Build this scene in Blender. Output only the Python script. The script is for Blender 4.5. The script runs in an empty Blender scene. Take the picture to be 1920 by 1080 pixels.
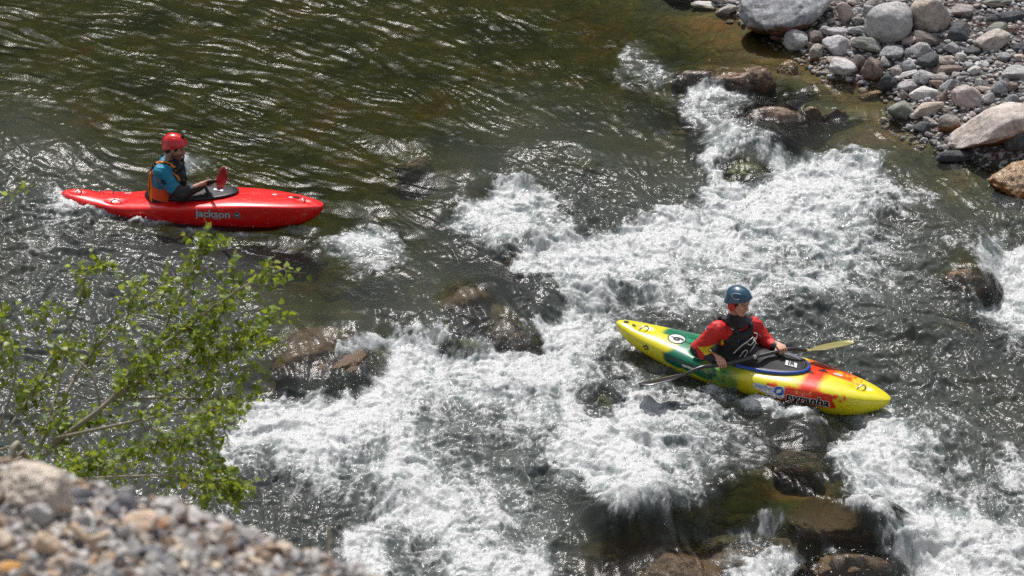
import bpy, math, random
import numpy as np
from mathutils import Matrix, Vector
R = math.radians
rng = np.random.default_rng(7)
random.seed(7)
SC = bpy.context.scene
COL = SC.collection

# ------------------------------------------------------------------ camera, sky, sun, exposure
PITCH = R(28); DIST = 26.0
CAM = np.array([0.0, -DIST*math.cos(PITCH), DIST*math.sin(PITCH)])
cd = bpy.data.cameras.new('camera'); cam = bpy.data.objects.new('camera', cd); COL.objects.link(cam)
cam.location = CAM; cam.rotation_euler = (R(90)-PITCH, 0, 0)
cd.sensor_width = 36; cd.lens = 36*DIST*200.0/1920.0
cd.clip_end = 500; cd.clip_start = 0.5
cd.dof.use_dof = True; cd.dof.focus_distance = 25.6; cd.dof.aperture_fstop = 4.2
SC.camera = cam
SUN_EL, SUN_AZ = R(56), R(8)         # azimuth measured from +Y towards -X
w = bpy.data.worlds.new("World"); SC.world = w; w.use_nodes = True
nt = w.node_tree; bg = nt.nodes['Background']
sky = nt.nodes.new('ShaderNodeTexSky'); sky.sky_type = 'NISHITA'; sky.sun_disc = False
sky.sun_elevation = SUN_EL; sky.sun_rotation = -SUN_AZ; sky.air_density = 1.0; sky.dust_density = 3.0
hsv = nt.nodes.new('ShaderNodeHueSaturation'); hsv.inputs['Saturation'].default_value = .5; nt.links.new(sky.outputs[0], hsv.inputs['Color']); nt.links.new(hsv.outputs[0], bg.inputs[0]); bg.inputs[1].default_value = 0.14
sd = bpy.data.lights.new('sun', 'SUN'); sun = bpy.data.objects.new('sun', sd); COL.objects.link(sun)
sd.energy = 4.2; sd.angle = R(0.55); sd.color = (1.0, 0.955, 0.935)
sv = Vector((-math.sin(SUN_AZ)*math.cos(SUN_EL), math.cos(SUN_AZ)*math.cos(SUN_EL), math.sin(SUN_EL)))
sun.rotation_euler = sv.to_track_quat('Z', 'Y').to_euler(); sun.location = sv*60
vs = SC.view_settings; vs.view_transform = 'Standard'; vs.look = 'None'; vs.gamma = 1; vs.exposure = 0.0
vs.use_curve_mapping = False
SC.cycles.use_denoising = False; SC.cycles.max_bounces = 6; SC.cycles.transparent_max_bounces = 8; SC.cycles.caustics_reflective = False
SC.cycles.caustics_refractive = False; SC.cycles.sample_clamp_direct = 6.0; SC.cycles.sample_clamp_indirect = 3.0

# ------------------------------------------------------------------ pixel <-> world while laying out
FW = np.array([0, math.cos(PITCH), -math.sin(PITCH)]); RT = np.array([1.0, 0, 0]); UP = np.cross(RT, FW)
FPX = DIST*200.0
def ray(px, py): return FW*FPX + RT*(px-960) + UP*(540-py)
def PY(px, py, Y):
    d = ray(px, py); return CAM + d*((Y-CAM[1])/d[1])
def PD(px, py, dist):
    d = ray(px, py); return CAM + d/np.linalg.norm(d)*dist
def proj(x, y, z):
    v0 = x-CAM[0]; v1 = y-CAM[1]; v2 = z-CAM[2]
    dep = v1*FW[1]+v2*FW[2]; up = v1*UP[1]+v2*UP[2]
    return 960+FPX*v0/dep, 540-FPX*up/dep
def hit(px, py, fn, add=0.0):
    d = ray(px, py); t = (0-CAM[2])/d[2]
    for k in range(40):
        P = CAM+d*t; z = float(fn(P[0], P[1]))+add
        t += 0.6*((z-CAM[2])/d[2]-t)
    return CAM+d*t

# ------------------------------------------------------------------ noise
_perm = np.random.default_rng(3).permutation(4096).astype(np.int64)
_ang = np.random.default_rng(4).random(4096)*2*np.pi
_gx = np.cos(_ang).astype(np.float32); _gy = np.sin(_ang).astype(np.float32)
def pn(x, y, seed=0):
    x = np.asarray(x, dtype=np.float32)+seed*17.31; y = np.asarray(y, dtype=np.float32)+seed*9.73
    xi = np.floor(x).astype(np.int64); yi = np.floor(y).astype(np.int64)
    xf = x-xi; yf = y-yi
    u = xf*xf*xf*(xf*(xf*6-15)+10); v = yf*yf*yf*(yf*(yf*6-15)+10)
    def g(ix, iy, fx, fy):
        h = _perm[(ix+_perm[iy & 4095]) & 4095]
        return _gx[h]*fx+_gy[h]*fy
    a = g(xi, yi, xf, yf); b = g(xi+1, yi, xf-1, yf); c = g(xi, yi+1, xf, yf-1); d = g(xi+1, yi+1, xf-1, yf-1)
    return (a+(b-a)*u+(c-a)*v+(a-b-c+d)*u*v)*1.5
def fbm(x, y, octv=4, seed=0, gain=0.5):
    s = 0; a = 1; n = 0
    for o in range(octv):
        s = s+a*pn(x*(2.03**o), y*(2.03**o), seed+o*3); n += a; a *= gain
    return s/n
def ridged(x, y, octv=3, seed=0):
    s = 0; a = 1; n = 0
    for o in range(octv):
        s = s+a*(1-2*np.abs(pn(x*(2.1**o), y*(2.1**o), seed+o*5))); n += a; a *= 0.5
    return s/n
_g3 = np.random.default_rng(5).normal(size=(4096, 3)); _g3 /= np.linalg.norm(_g3, axis=1)[:, None]
def pn3(p, seed=0):
    p = np.asarray(p, dtype=float)+seed*7.7; i = np.floor(p).astype(np.int64); f = p-i
    u = f*f*f*(f*(f*6-15)+10); out = 0
    for dx in (0, 1):
        for dy in (0, 1):
            for dz in (0, 1):
                h = _perm[(i[..., 0]+dx+_perm[(i[..., 1]+dy+_perm[(i[..., 2]+dz) & 4095]) & 4095]) & 4095]
                g = _g3[h]
                d = g[..., 0]*(f[..., 0]-dx)+g[..., 1]*(f[..., 1]-dy)+g[..., 2]*(f[..., 2]-dz)
                wgt = (u[..., 0] if dx else 1-u[..., 0])*(u[..., 1] if dy else 1-u[..., 1])*(u[..., 2] if dz else 1-u[..., 2])
                out = out+wgt*d
    return out*1.5
def sstep(a, b, x):
    t = np.clip((x-a)/(b-a), 0, 1); return t*t*(3-2*t)

# ------------------------------------------------------------------ object helpers
def mesh_obj(name, V, Fc, mat=None, parent=None, smooth=True, org=None, cols=None, attrs=None):
    """V (n,3) array; Fc list of faces or (m,k) array."""
    V = np.asarray(V, dtype=np.float32)
    if org is not None: V = V-np.asarray(org, dtype=np.float32)
    me = bpy.data.meshes.new(name)
    if isinstance(Fc, np.ndarray):
        m, k = Fc.shape
        me.vertices.add(len(V)); me.vertices.foreach_set('co', V.ravel())
        me.loops.add(m*k); me.loops.foreach_set('vertex_index', Fc.astype(np.int32).ravel())
        me.polygons.add(m); me.polygons.foreach_set('loop_start', np.arange(0, m*k, k, dtype=np.int32))
        me.polygons.foreach_set('loop_total', np.full(m, k, dtype=np.int32))
        me.update(calc_edges=True)
    else:
        me.from_pydata([tuple(map(float, v)) for v in V], [], [tuple(int(i) for i in f) for f in Fc])
    me.polygons.foreach_set('use_smooth', np.full(len(me.polygons), smooth))
    if cols is not None:
        a = me.color_attributes.new('Col', 'FLOAT_COLOR', 'POINT')
        c = np.ones((len(V), 4), dtype=np.float32); c[:, :3] = cols; a.data.foreach_set('color', c.ravel())
    for n_, arr in (attrs or {}).items():
        a = me.attributes.new(n_, 'FLOAT', 'POINT'); a.data.foreach_set('value', np.asarray(arr, dtype=np.float32).ravel())
    me.update()
    if mat is not None:
        for q in (mat if isinstance(mat, (list, tuple)) else [mat]): me.materials.append(q)
    o = bpy.data.objects.new(name, me); COL.objects.link(o)
    if parent is not None: o.parent = parent
    return o
def tag(o, label=None, cat=None, group=None, kind=None):
    if label: o['label'] = label
    if cat: o['category'] = cat
    if group: o['group'] = group
    if kind: o['kind'] = kind
    return o
def empty(name, loc, rot=(0, 0, 0)):
    o = bpy.data.objects.new(name, None); COL.objects.link(o)
    o.location = [float(v) for v in loc]; o.rotation_euler = rot; o.empty_display_size = .1
    return o
def join(parts):
    """[(V,F),...] -> V,F"""
    Vs = []; Fs = []; n = 0
    for V, F in parts:
        V = np.asarray(V, dtype=float); Vs.append(V); Fs += [tuple(int(i)+n for i in f) for f in F]; n += len(V)
    return np.vstack(Vs), Fs
def tube(pts, rad, seg=8, cap=True, flat=None):
    P = [np.array(p, dtype=float) for p in pts]; n = len(P)
    rad = [rad]*n if np.isscalar(rad) else rad
    V = []; F = []; ref = None
    for i in range(n):
        t = P[min(i+1, n-1)]-P[max(i-1, 0)]; t = t/(np.linalg.norm(t)+1e-9)
        if ref is None: ref = np.array([0, 0, 1.0]) if abs(t[2]) < .9 else np.array([1.0, 0, 0])
        a = ref-t*np.dot(ref, t); a = a/(np.linalg.norm(a)+1e-9); b = np.cross(t, a); ref = a
        for k in range(seg):
            th = 2*math.pi*k/seg
            V.append(P[i]+rad[i]*(math.cos(th)*a*(flat or 1)+math.sin(th)*b))
    for i in range(n-1):
        for k in range(seg):
            F.append((i*seg+k, i*seg+(k+1) % seg, (i+1)*seg+(k+1) % seg, (i+1)*seg+k))
    if cap:
        F.append(tuple(range(seg-1, -1, -1))); F.append(tuple((n-1)*seg+k for k in range(seg)))
    return np.array(V), F
def spline(pts, n):
    P = np.array(pts, dtype=float); m = len(P); out = []
    Q = np.vstack([2*P[0]-P[1], P, 2*P[-1]-P[-2]])
    for s in np.linspace(0, m-1-1e-6, n):
        i = int(s); t = s-i; a, b, c, d = Q[i], Q[i+1], Q[i+2], Q[i+3]
        out.append(.5*(2*b+(c-a)*t+(2*a-5*b+4*c-d)*t*t+(3*b-a-3*c+d)*t**3))
    return np.array(out)

# ------------------------------------------------------------------ materials
def mat(name):
    m = bpy.data.materials.new(name); m.use_nodes = True
    b = m.node_tree.nodes['Principled BSDF']; return m, m.node_tree, b
def N(nt, typ, **kw):
    n = nt.nodes.new(typ)
    for k, v in kw.items(): setattr(n, k, v)
    return n
def ramp(nt, pts):
    r_ = nt.nodes.new('ShaderNodeValToRGB'); e = r_.color_ramp.elements
    while len(e) > 1: e.remove(e[-1])
    e[0].position = pts[0][0]; e[0].color = (*pts[0][1], 1)
    for p, c in pts[1:]:
        q = e.new(p); q.color = (*c, 1)
    return r_
def mixrgb(nt, fac, a, b, mode='MIX'):
    m = nt.nodes.new('ShaderNodeMix'); m.data_type = 'RGBA'; m.blend_type = mode
    for sock, val in ((m.inputs[0], fac), (m.inputs[6], a), (m.inputs[7], b)):
        if hasattr(val, 'is_linked'): nt.links.new(val, sock)
        elif isinstance(val, (int, float)): sock.default_value = val
        else: sock.default_value = (*val, 1)
    return m.outputs[2]
def math_(nt, op, a, b=0.0, c=0.0, clamp=False):
    m = nt.nodes.new('ShaderNodeMath'); m.operation = op; m.use_clamp = clamp
    for i, val in enumerate((a, b, c)):
        if hasattr(val, 'is_linked'): nt.links.new(val, m.inputs[i])
        else: m.inputs[i].default_value = val
    return m.outputs[0]
def plain(name, col, rough=.5, spec=.5, metal=0, nscale=40, namt=.12, bump=0.0, coat=0.0, vcol=False, sub=0.0):
    m, t, b = mat(name)
    tc = N(t, 'ShaderNodeTexCoord'); nz = N(t, 'ShaderNodeTexNoise'); nz.inputs['Scale'].default_value = nscale
    nz.inputs['Detail'].default_value = 5; t.links.new(tc.outputs['Object'], nz.inputs['Vector'])
    rp = ramp(t, [(.25, (1-namt,)*3), (.75, (1+namt*.6,)*3)]); t.links.new(nz.outputs[0], rp.inputs[0])
    base = col
    if vcol:
        at = N(t, 'ShaderNodeAttribute'); at.attribute_name = 'Col'; base = at.outputs['Color']
    t.links.new(mixrgb(t, 1.0, base, rp.outputs[0], 'MULTIPLY'), b.inputs['Base Color'])
    b.inputs['Roughness'].default_value = rough; b.inputs['Metallic'].default_value = metal
    b.inputs['Specular IOR Level'].default_value = spec; b.inputs['Coat Weight'].default_value = coat
    b.inputs['Coat Roughness'].default_value = .08
    if sub: b.inputs['Subsurface Weight'].default_value = sub; b.inputs['Subsurface Radius'].default_value = (.012, .005, .003)
    if bump:
        bp = N(t, 'ShaderNodeBump'); bp.inputs['Strength'].default_value = bump; bp.inputs['Distance'].default_value = .004
        t.links.new(nz.outputs[0], bp.inputs['Height']); t.links.new(bp.outputs[0], b.inputs['Normal'])
    return m

# ------------------------------------------------------------------ THE RIVER
FOAM = """
000000000000000000000000000000000000000000000000
000000000000000000000000000000000000000000000000
000000000000000000000000000003200000000000000000
000000000000000000000000000003420220000000000000
000000000000000000000000000000226642020000000000
000000000000000000000000000000014431000000000000
000000000000000000022200000000002564210000000000
000000003300000000000000000000000733746664100000
002000000000000000000004520000000515998764210000
024430000000000000000357653000023688997654431000
023320000000000023000588753203786657897541322222
033200000000000466400234457678888775556554323352
022000000000000034311000897877755565444543221168
022000000000000002002200005754554545566433221388
010000000000000000000000124643445435322221110257
000000000000000000355311478852100000022212211125
000000000000000069996689977532100000011111111112
000000000000004899987667886433100000000000000001
000000000000028988765567555324543321000000000000
000000000004678988743334556327765532102254233211
000000000037887865653233446778545433220388654322
000000000054467854764322246787654433111678642323
000000000042235535685443124677654321001478643335
000000000032122334697654321256543210000267743333
000000000003211114688765432123210023431014787534
000000000000000286345654231110000254542113688756
000000000000000087323666662000000267776546788888
"""
FOAM = np.array([[int(c) for c in r_.ljust(48, '0')] for r_ in FOAM.split()], dtype=np.float32)/9.0
def grid_sample(G, px, py):
    """smooth sampling of the 48x27 layout grid (cells of 40 px)"""
    h, w_ = G.shape
    gx = np.clip(px/40.0-.5, 0, w_-1.001); gy = np.clip(py/40.0-.5, 0, h-1.001)
    i = gx.astype(int); j = gy.astype(int); u = gx-i; v = gy-j
    u = u*u*(3-2*u); v = v*v*(3-2*v)
    i1 = np.minimum(i+1, w_-1); j1 = np.minimum(j+1, h-1)
    return (G[j, i]*(1-u)+G[j, i1]*u)*(1-v)+(G[j1, i]*(1-u)+G[j1, i1]*u)*v
def W0(x, y): return .05*y-.03*x
def base_pt(px, py): return hit(px, py, W0)[:2]

# ledges: polylines, upstream on the left hand; (points, drop, width, reach)
LEDGES = [([(500,705),(640,688),(720,640),(850,650),(960,632),(1075,578)], .25, .16, .7),
          ([(1000,478),(1080,452),(1200,425),(1300,424),(1400,440)], .10, .08, .5),
          ([(855,398),(930,350),(1000,352)], .12, .07, .4),
          ([(1480,302),(1560,300),(1640,315)], .12, .07, .4),
          ([(1215,1015),(1330,975),(1420,975),(1500,1000),(1560,1038),(1670,1040)], .40, .14, .7),
          ([(1660,960),(1640,900),(1560,850),(1545,795)], .16, .08, .5),
          ([(1840,575),(1855,520),(1850,470)], .20, .12, .5),
          ([(1275,168),(1400,170),(1460,165)], .12, .06, .4),
          ([(430,880),(480,815),(560,782),(700,790)], -.10, .10, .4),
          ([(620,470),(650,442),(720,440)], .08, .07, .3)]
# smooth humps: px, py, rx, ry (m), angle, height
HUMPS = [(60,285,.7,.5,0,.10),(1405,285,.42,.5,-40,.26),(1800,490,.45,.45,-30,.22),(600,605,.8,.6,-15,.10),
         (900,560,.35,.35,-30,.18),(1210,1010,.5,.45,-20,.22),(1440,945,.5,.35,-15,.15),(1600,1000,.4,.2,-10,.10),
         (1560,920,.35,.25,-30,.10),(1130,740,.22,.2,0,.10),(1500,815,.3,.25,-40,.05),(1370,140,.75,.2,0,.10),
         (1455,205,.45,.2,0,.12),(1560,205,.4,.15,0,.05),(1060,290,.6,.35,-10,.12),(980,470,.4,.3,-20,.12),
         (850,330,.4,.35,-20,.10),(760,270,.5,.25,-20,.06),(560,870,.3,.3,0,.08),(740,920,.3,.25,0,.10),
         (1270,620,.5,.3,-20,.08),(1600,390,.6,.25,-10,.07),(1500,560,.7,.25,-15,.08),(1700,620,.6,.3,-20,.08),
         (1750,830,.4,.3,-20,.12),(1640,870,.35,.3,0,.12),(900,740,.5,.3,-10,.08),(700,950,.5,.3,20,.10),
         (1350,410,.3,.2,0,-.06),(1180,560,.4,.2,0,-.07),(450,460,.9,.2,-5,-.05),(700,390,.4,.2,-10,.07),
         (1900,1040,.6,.3,0,.12),(1700,1040,.4,.2,0,-.06),(1450,1060,.6,.15,0,-.05)]
_led = []
for pts, h, wd, rc_ in LEDGES:
    _led.append((np.array([base_pt(*p) for p in pts]), h, wd, rc_))
_hum = [(base_pt(a, b), rx, ry, R(an), h) for a, b, rx, ry, an, h in HUMPS]
def macro(x, y):
    x = np.asarray(x, dtype=float); y = np.asarray(y, dtype=float)
    z = W0(x, y)
    for P, h, wd, rch in _led:
        best = np.full(x.shape, 1e9); sg = np.zeros(x.shape); endf = np.ones(x.shape)
        for i in range(len(P)-1):
            a, b = P[i], P[i+1]; d = b-a; L2 = d@d
            t = ((x-a[0])*d[0]+(y-a[1])*d[1])/L2; tc_ = np.clip(t, 0, 1)
            dx = x-(a[0]+tc_*d[0]); dy = y-(a[1]+tc_*d[1]); dd = np.sqrt(dx*dx+dy*dy)
            s = (d[0]*(y-a[1])-d[1]*(x-a[0]))/math.sqrt(L2); outer = ((t < 0) & (i == 0)) | ((t > 1) & (i == len(P)-2))
            s = np.where(outer, s, np.sign(s)*dd)
            m = dd < best
            best = np.where(m, dd, best); sg = np.where(m, s, sg)
            over = np.maximum(0, np.maximum(-t, t-1) if len(P) == 2 else (-t if i == 0 else (t-1 if i == len(P)-2 else -1+0*t)))*math.sqrt(L2)
            endf = np.where(m, np.exp(-(over/.5)**2), endf)
        z = z+.5*h*np.tanh(sg/wd)*np.exp(-(best/rch)**2)*endf
    for c, rx, ry, an, h in _hum:
        dx = x-c[0]; dy = y-c[1]; ca, sa = math.cos(an), math.sin(an)
        u = (dx*ca+dy*sa)/rx; v = (-dx*sa+dy*ca)/ry
        z = z+h*np.exp(-(u*u+v*v)**1.3)
    return z

# flow directions (px position, px direction)
FLOW = [(100,60,1,.2),(400,120,1,.22),(800,100,1,.35),(1150,120,.7,1),(1300,60,.6,1),(1300,200,.3,1),(1000,300,1,.3),
        (60,300,1,.5),(500,300,1,.2),(1500,400,1,.35),(1700,450,1,.6),(1880,580,.5,1),(1500,560,1,.5),(700,480,1,.35),
        (560,620,.5,1),(850,620,.1,1),(700,740,-.3,1),(560,800,-.4,1),(1000,800,.8,1),(1200,900,1,.9),(1300,780,1,.6),
        (500,900,.5,1),(1250,1010,.5,1),(1430,1020,.1,1),(1650,850,.6,1),(1820,1000,.8,1),(100,500,1,.2),(200,700,1,.3),
        (1750,260,1,.8),(1500,150,.1,1),(1420,300,-.3,1),(1850,380,1,.9),(850,1000,.5,1),(650,1000,-.6,1),(1040,680,-.2,1),
        (1200,640,.6,1),(1100,480,.5,1),(1600,700,1,.5)]
FX0, FX1, FY0, FY1 = -7.0, 7.0, -5.8, 8.2
TN = 1100
tx = np.linspace(FX0, FX1, TN); ty = np.linspace(FY0, FY1, TN)
TX, TY = np.meshgrid(tx, ty)
fxs = np.zeros_like(TX); fys = np.zeros_like(TX); ws = np.zeros_like(TX)
for a, b, dx, dy in FLOW:
    p = base_pt(a, b); q = base_pt(a+dx*10, b+dy*10); d = q-p; d /= np.linalg.norm(d)
    wt = 1/(((TX-p[0])**2+(TY-p[1])**2)+.15)**1.5
    fxs += wt*d[0]; fys += wt*d[1]; ws += wt
fl = np.sqrt(fxs**2+fys**2)+1e-9; VX = fxs/fl; VY = fys/fl
cell = (FX1-FX0)/(TN-1)
def bil(A, gx, gy):
    gx = np.clip(gx, 0, TN-1.001); gy = np.clip(gy, 0, TN-1.001)
    i = gx.astype(np.int32); j = gy.astype(np.int32); u = (gx-i).astype(np.float32); v = (gy-j).astype(np.float32)
    return (A[j, i]*(1-u)+A[j, i+1]*u)*(1-v)+(A[j+1, i]*(1-u)+A[j+1, i+1]*u)*v
def lic(srcs, steps, stride):
    """average the source fields along the stream lines"""
    gi, gj = np.meshgrid(np.arange(TN, dtype=np.float32), np.arange(TN, dtype=np.float32))
    acc = [s.copy() for s in srcs]; n = 1
    for sgn in (1, -1):
        x = gi.copy(); y = gj.copy()
        for k in range(steps):
            vx = bil(VX32, x, y); vy = bil(VY32, x, y)
            x = x+sgn*stride*vx; y = y+sgn*stride*vy
            for q, s in enumerate(srcs): acc[q] += bil(s, x, y)
    out = []
    for a in acc:
        a = a/(2*steps+1); a = (a-a.mean())/a.std(); out.append(a)
    return out
VX = VX+.0; VX32 = VX.astype(np.float32); VY32 = VY.astype(np.float32)
wob = fbm(TX*1.3, TY*1.3, 3, 11)*1.1                     # eddies turn the flow a little
cw, sw = np.cos(wob), np.sin(wob)
VX32, VY32 = (VX32*cw-VY32*sw).astype(np.float32), (VX32*sw+VY32*cw).astype(np.float32)
srcA = rng.normal(size=(TN, TN)).astype(np.float32)
srcB = (pn(TX*22, TY*22, 31)).astype(np.float32)
srcC = (pn(TX*8, TY*8, 37)).astype(np.float32)
(LA,) = lic([srcA], 9, 1.0)
(LB, LC) = lic([srcB, srcC], 12, 2.2)

_px, _py = proj(TX, TY, W0(TX, TY)); FT = grid_sample(FOAM, _px, _py).astype(np.float32)
gi, gj = np.meshgrid(np.arange(TN, dtype=np.float32), np.arange(TN, dtype=np.float32)); TR = FT*0; x_, y_ = gi.copy(), gj.copy(); wsum = 0
for k in range(26):
    x_ = x_-3.2*bil(VX32, x_, y_); y_ = y_-3.2*bil(VY32, x_, y_); wk = math.exp(-k/13.0); TR += wk*bil(FT, x_, y_); wsum += wk
TR /= wsum
def axis_lines(lo, hi, step, far_lo, far_hi, g=1.16):
    mid = list(np.arange(lo, hi+1e-6, step)); a = []; s = step; x = lo
    while x > far_lo: s *= g; x -= s; a.append(x)
    b = []; s = step; x = mid[-1]
    while x < far_hi: s *= g; x += s; b.append(x)
    return np.array(a[::-1]+mid+b)
# shoreline of the gravel bar at the upper right (px), water lies on its left/below
SHORE = [(1180,-120),(1290,-20),(1400,35),(1450,75),(1500,95),(1530,125),(1560,150),(1640,165),(1690,190),(1665,222),(1720,262),(1800,298),(1900,322),(2100,420),(2600,640)]
_sh = np.array([base_pt(*p) for p in SHORE])
def shore_dist(x, y):
    x = np.asarray(x, dtype=float); y = np.asarray(y, dtype=float)
    best = np.full(x.shape, 1e9); sg = np.zeros(x.shape)
    for i in range(len(_sh)-1):
        a, b = _sh[i], _sh[i+1]; d = b-a; L2 = d@d
        t = np.clip(((x-a[0])*d[0]+(y-a[1])*d[1])/L2, 0, 1)
        dx = x-(a[0]+t*d[0]); dy = y-(a[1]+t*d[1]); dd = np.sqrt(dx*dx+dy*dy)
        s = np.sign(d[0]*(y-a[1])-d[1]*(x-a[0])); m = dd < best-1e-9
        best = np.where(m, dd, best); sg = np.where(m, s, sg)
    return best*sg                                        # positive on land
def ground(x, y):
    s = shore_dist(x, y)
    land = W0(x, y)+.02+.16*np.maximum(s, 0)+.10*sstep(0, .5, s)+.02*fbm(np.asarray(x)*3, np.asarray(y)*3, 3, 5)
    wat = macro(x, y)-.05-.30*sstep(0, 1.6, -s)+.05*fbm(np.asarray(x)*2.2, np.asarray(y)*2.2, 3, 6)
    k = sstep(-.12, .12, s)
    return land*k+wat*(1-k)

# quick look-up grids for placing single things
_qx = np.arange(-9, 9.01, .03); _qy = np.arange(-7, 12.01, .03)
_QX, _QY = np.meshgrid(_qx, _qy); _QM = macro(_QX, _QY); _QG = ground(_QX, _QY); _QS = shore_dist(_QX, _QY)
def _look(Q, x, y):
    gx = np.clip((np.asarray(x, dtype=float)+9)/.03, 0, len(_qx)-1.001); gy = np.clip((np.asarray(y, dtype=float)+7)/.03, 0, len(_qy)-1.001)
    i = gx.astype(int); j = gy.astype(int); u = gx-i; v = gy-j
    return (Q[j, i]*(1-u)+Q[j, i+1]*u)*(1-v)+(Q[j+1, i]*(1-u)+Q[j+1, i+1]*u)*v
def groundq(x, y): return _look(_QG, x, y)
def macroq(x, y): return _look(_QM, x, y)
def shoreq(x, y): return _look(_QS, x, y)
IR = [ # px, py, w, h, mat, tilt, top above local water (m), label
 (1400,312,96,84,'moss',-30,.035,'dark green mossy rock with water pouring over it, amid white foam'),
 (1815,512,86,84,'wet',-25,.04,'dark red-brown dome rock at the right beside a white chute'),
 (1800,600,90,34,'wet',-20,-.02,'brown submerged rock below the dark red-brown dome'),
 (595,628,200,150,'goldwet',-12,-.05,'broad brown and green mossy rock under thin water, left of the main drop'),
 (600,690,120,44,'moss',-8,-.0,'green weedy lower edge of the rock left of the main drop'),
 (875,545,90,70,'goldwet',-30,-.02,'golden brown rock ridge with green weed above the main drop'),
 (945,612,110,60,'wet',-15,.02,'dark wet rock at the right end of the main drop'),
 (865,640,110,26,'moss',0,.03,'low mossy rock just clear of the foam under the main drop'),
 (975,470,70,60,'wet',-30,-.01,'small dark rock beside the white crest in mid river'),
 (1215,1035,300,140,'goldwet',10,-.02,'wide golden brown rock under smooth glossy water at the bottom edge'),
 (1420,1005,250,110,'wet',0,-.03,'dark brown rock with a thin waterfall running down its face'),
 (1565,925,180,80,'goldwet',-25,-.14,'orange-brown rock right of the waterfall, green weed on its edge'),
 (1600,1030,150,46,'goldwet',5,-.05,'low ochre rock at the foot of the waterfall'),
 (1650,940,90,44,'dark',-35,-.0,'dark grey rock between the waterfall and the right rapids'),
 (1500,835,110,50,'wet',-35,-.05,'dark submerged rock under the bow of the yellow kayak'),
 (1700,865,80,50,'wet',-20,-.02,'brown rock showing through the foam of the right rapids'),
 (1310,144,84,30,'brown',0,.07,'left one of the brown wet rocks forming the small upper sill'),
 (1372,146,84,30,'brown',0,.07,'middle brown wet rock of the small upper sill'),
 (1428,140,60,34,'wet',-25,.07,'darker pointed wet rock at the right of the small upper sill'),
 (1479,121,44,24,'ochre',12,.04,'orange tan rock where the small upper sill meets the bank'),
 (1268,136,18,28,'rust',0,.02,'little rust red rock at the left end of the small upper sill'),
 (1450,212,120,36,'brown',-4,.07,'long wet purplish brown rock below the small upper sill'),
 (1522,212,50,24,'wet',-10,.07,'brown wet rock joined to the long purplish one'),
 (1568,205,60,18,'wet',4,.01,'dark low wet rock trailing towards the gravel bar'),
 (1130,742,60,40,'moss',0,-.01,'small green rock in the foam left of the yellow kayak'),
 (750,925,70,36,'moss',10,-.01,'small green and brown rock in the foam at lower left'),
 (780,290,80,40,'wet',-20,-.06,'brown submerged rock under the glassy wave in mid river'),
 (1100,305,40,20,'ochre',0,-.04,'small ochre rock under the wave crest left of the mossy rock'),
]
ROCKS_IN = []
for i, (px, py, w_, h_, m, tl, top, lb) in enumerate(IR):
    P = hit(px, py, macroq); sc = FPX/np.dot(P-CAM, FW)
    a = w_/2/sc; b_ = max(a*.55, min(a, h_/2/sc/.62)); c = max(.35*a, .16)
    ROCKS_IN.append((P, a, b_, c, R(tl)*.8, top))
def washed(x, y):
    """top of the river rocks (ellipsoids), -9 elsewhere"""
    z = np.full(np.shape(x), -9.0)
    for P, a, b_, c, an, top in ROCKS_IN:
        dx = x-P[0]; dy = y-P[1]; ca, sa = math.cos(an), math.sin(an)
        u = (dx*ca+dy*sa)/a; v = (-dx*sa+dy*ca)/b_; q = u*u+v*v
        z = np.maximum(z, np.where(q < 2.6, P[2]+top-c+c*np.exp(-q*.75)*1.0-.10*sstep(1.2, 2.6, q), -9))
    return z
# how milky (aerated) the water is: px, py, radius px, value 0..1
TURB = [(200,80,350,.10),(700,80,350,.05),(1100,100,250,.03),(1400,60,250,.0),(1400,180,120,.10),(400,200,250,.05),(60,300,100,.42),
        (100,450,220,.45),(300,560,200,.38),(300,760,250,.40),(600,250,200,.04),(900,200,250,.08),(1000,300,180,.55),(850,330,90,.35),
        (1200,300,130,.28),(1150,230,90,.2),(700,400,160,.18),(620,500,120,.10),(760,570,160,.25),(600,620,110,.08),(900,560,80,.08),
        (900,480,100,.35),(1150,380,130,.45),(1300,400,120,.5),(1500,250,160,.15),(1750,300,120,.10),(1700,380,130,.22),
        (1405,310,45,.25),(1600,450,220,.55),(1800,600,150,.40),(1600,620,200,.5),(1700,760,200,.40),(1850,700,150,.35),
        (1200,560,200,.5),(1150,680,150,.45),(1000,760,150,.5),(750,760,250,.75),(900,900,150,.62),(1000,850,100,.5),
        (1120,900,90,.20),(1220,1000,110,.03),(1440,950,110,.04),(1580,930,120,.05),(1500,850,90,.12),(1450,800,90,.25),
        (1250,830,110,.6),(1750,900,150,.6),(1850,1020,160,.65),(1700,850,120,.6),(520,900,90,.35),(800,1000,200,.6),
        (600,950,80,.25),(1800,500,40,.05),(1640,1020,50,.05),(1440,1030,60,.10)]
def turb_map(px, py):
    s = np.full(px.shape, .02*.35); w_ = np.full(px.shape, .02)
    for a, b, r_, v in TURB:
        g = np.exp(-((px-a)**2+(py-b)**2)/(r_*r_*.6)); s += g*v; w_ += g
    return np.clip((s/w_-.105)*1.4, 0, .85)

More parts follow.
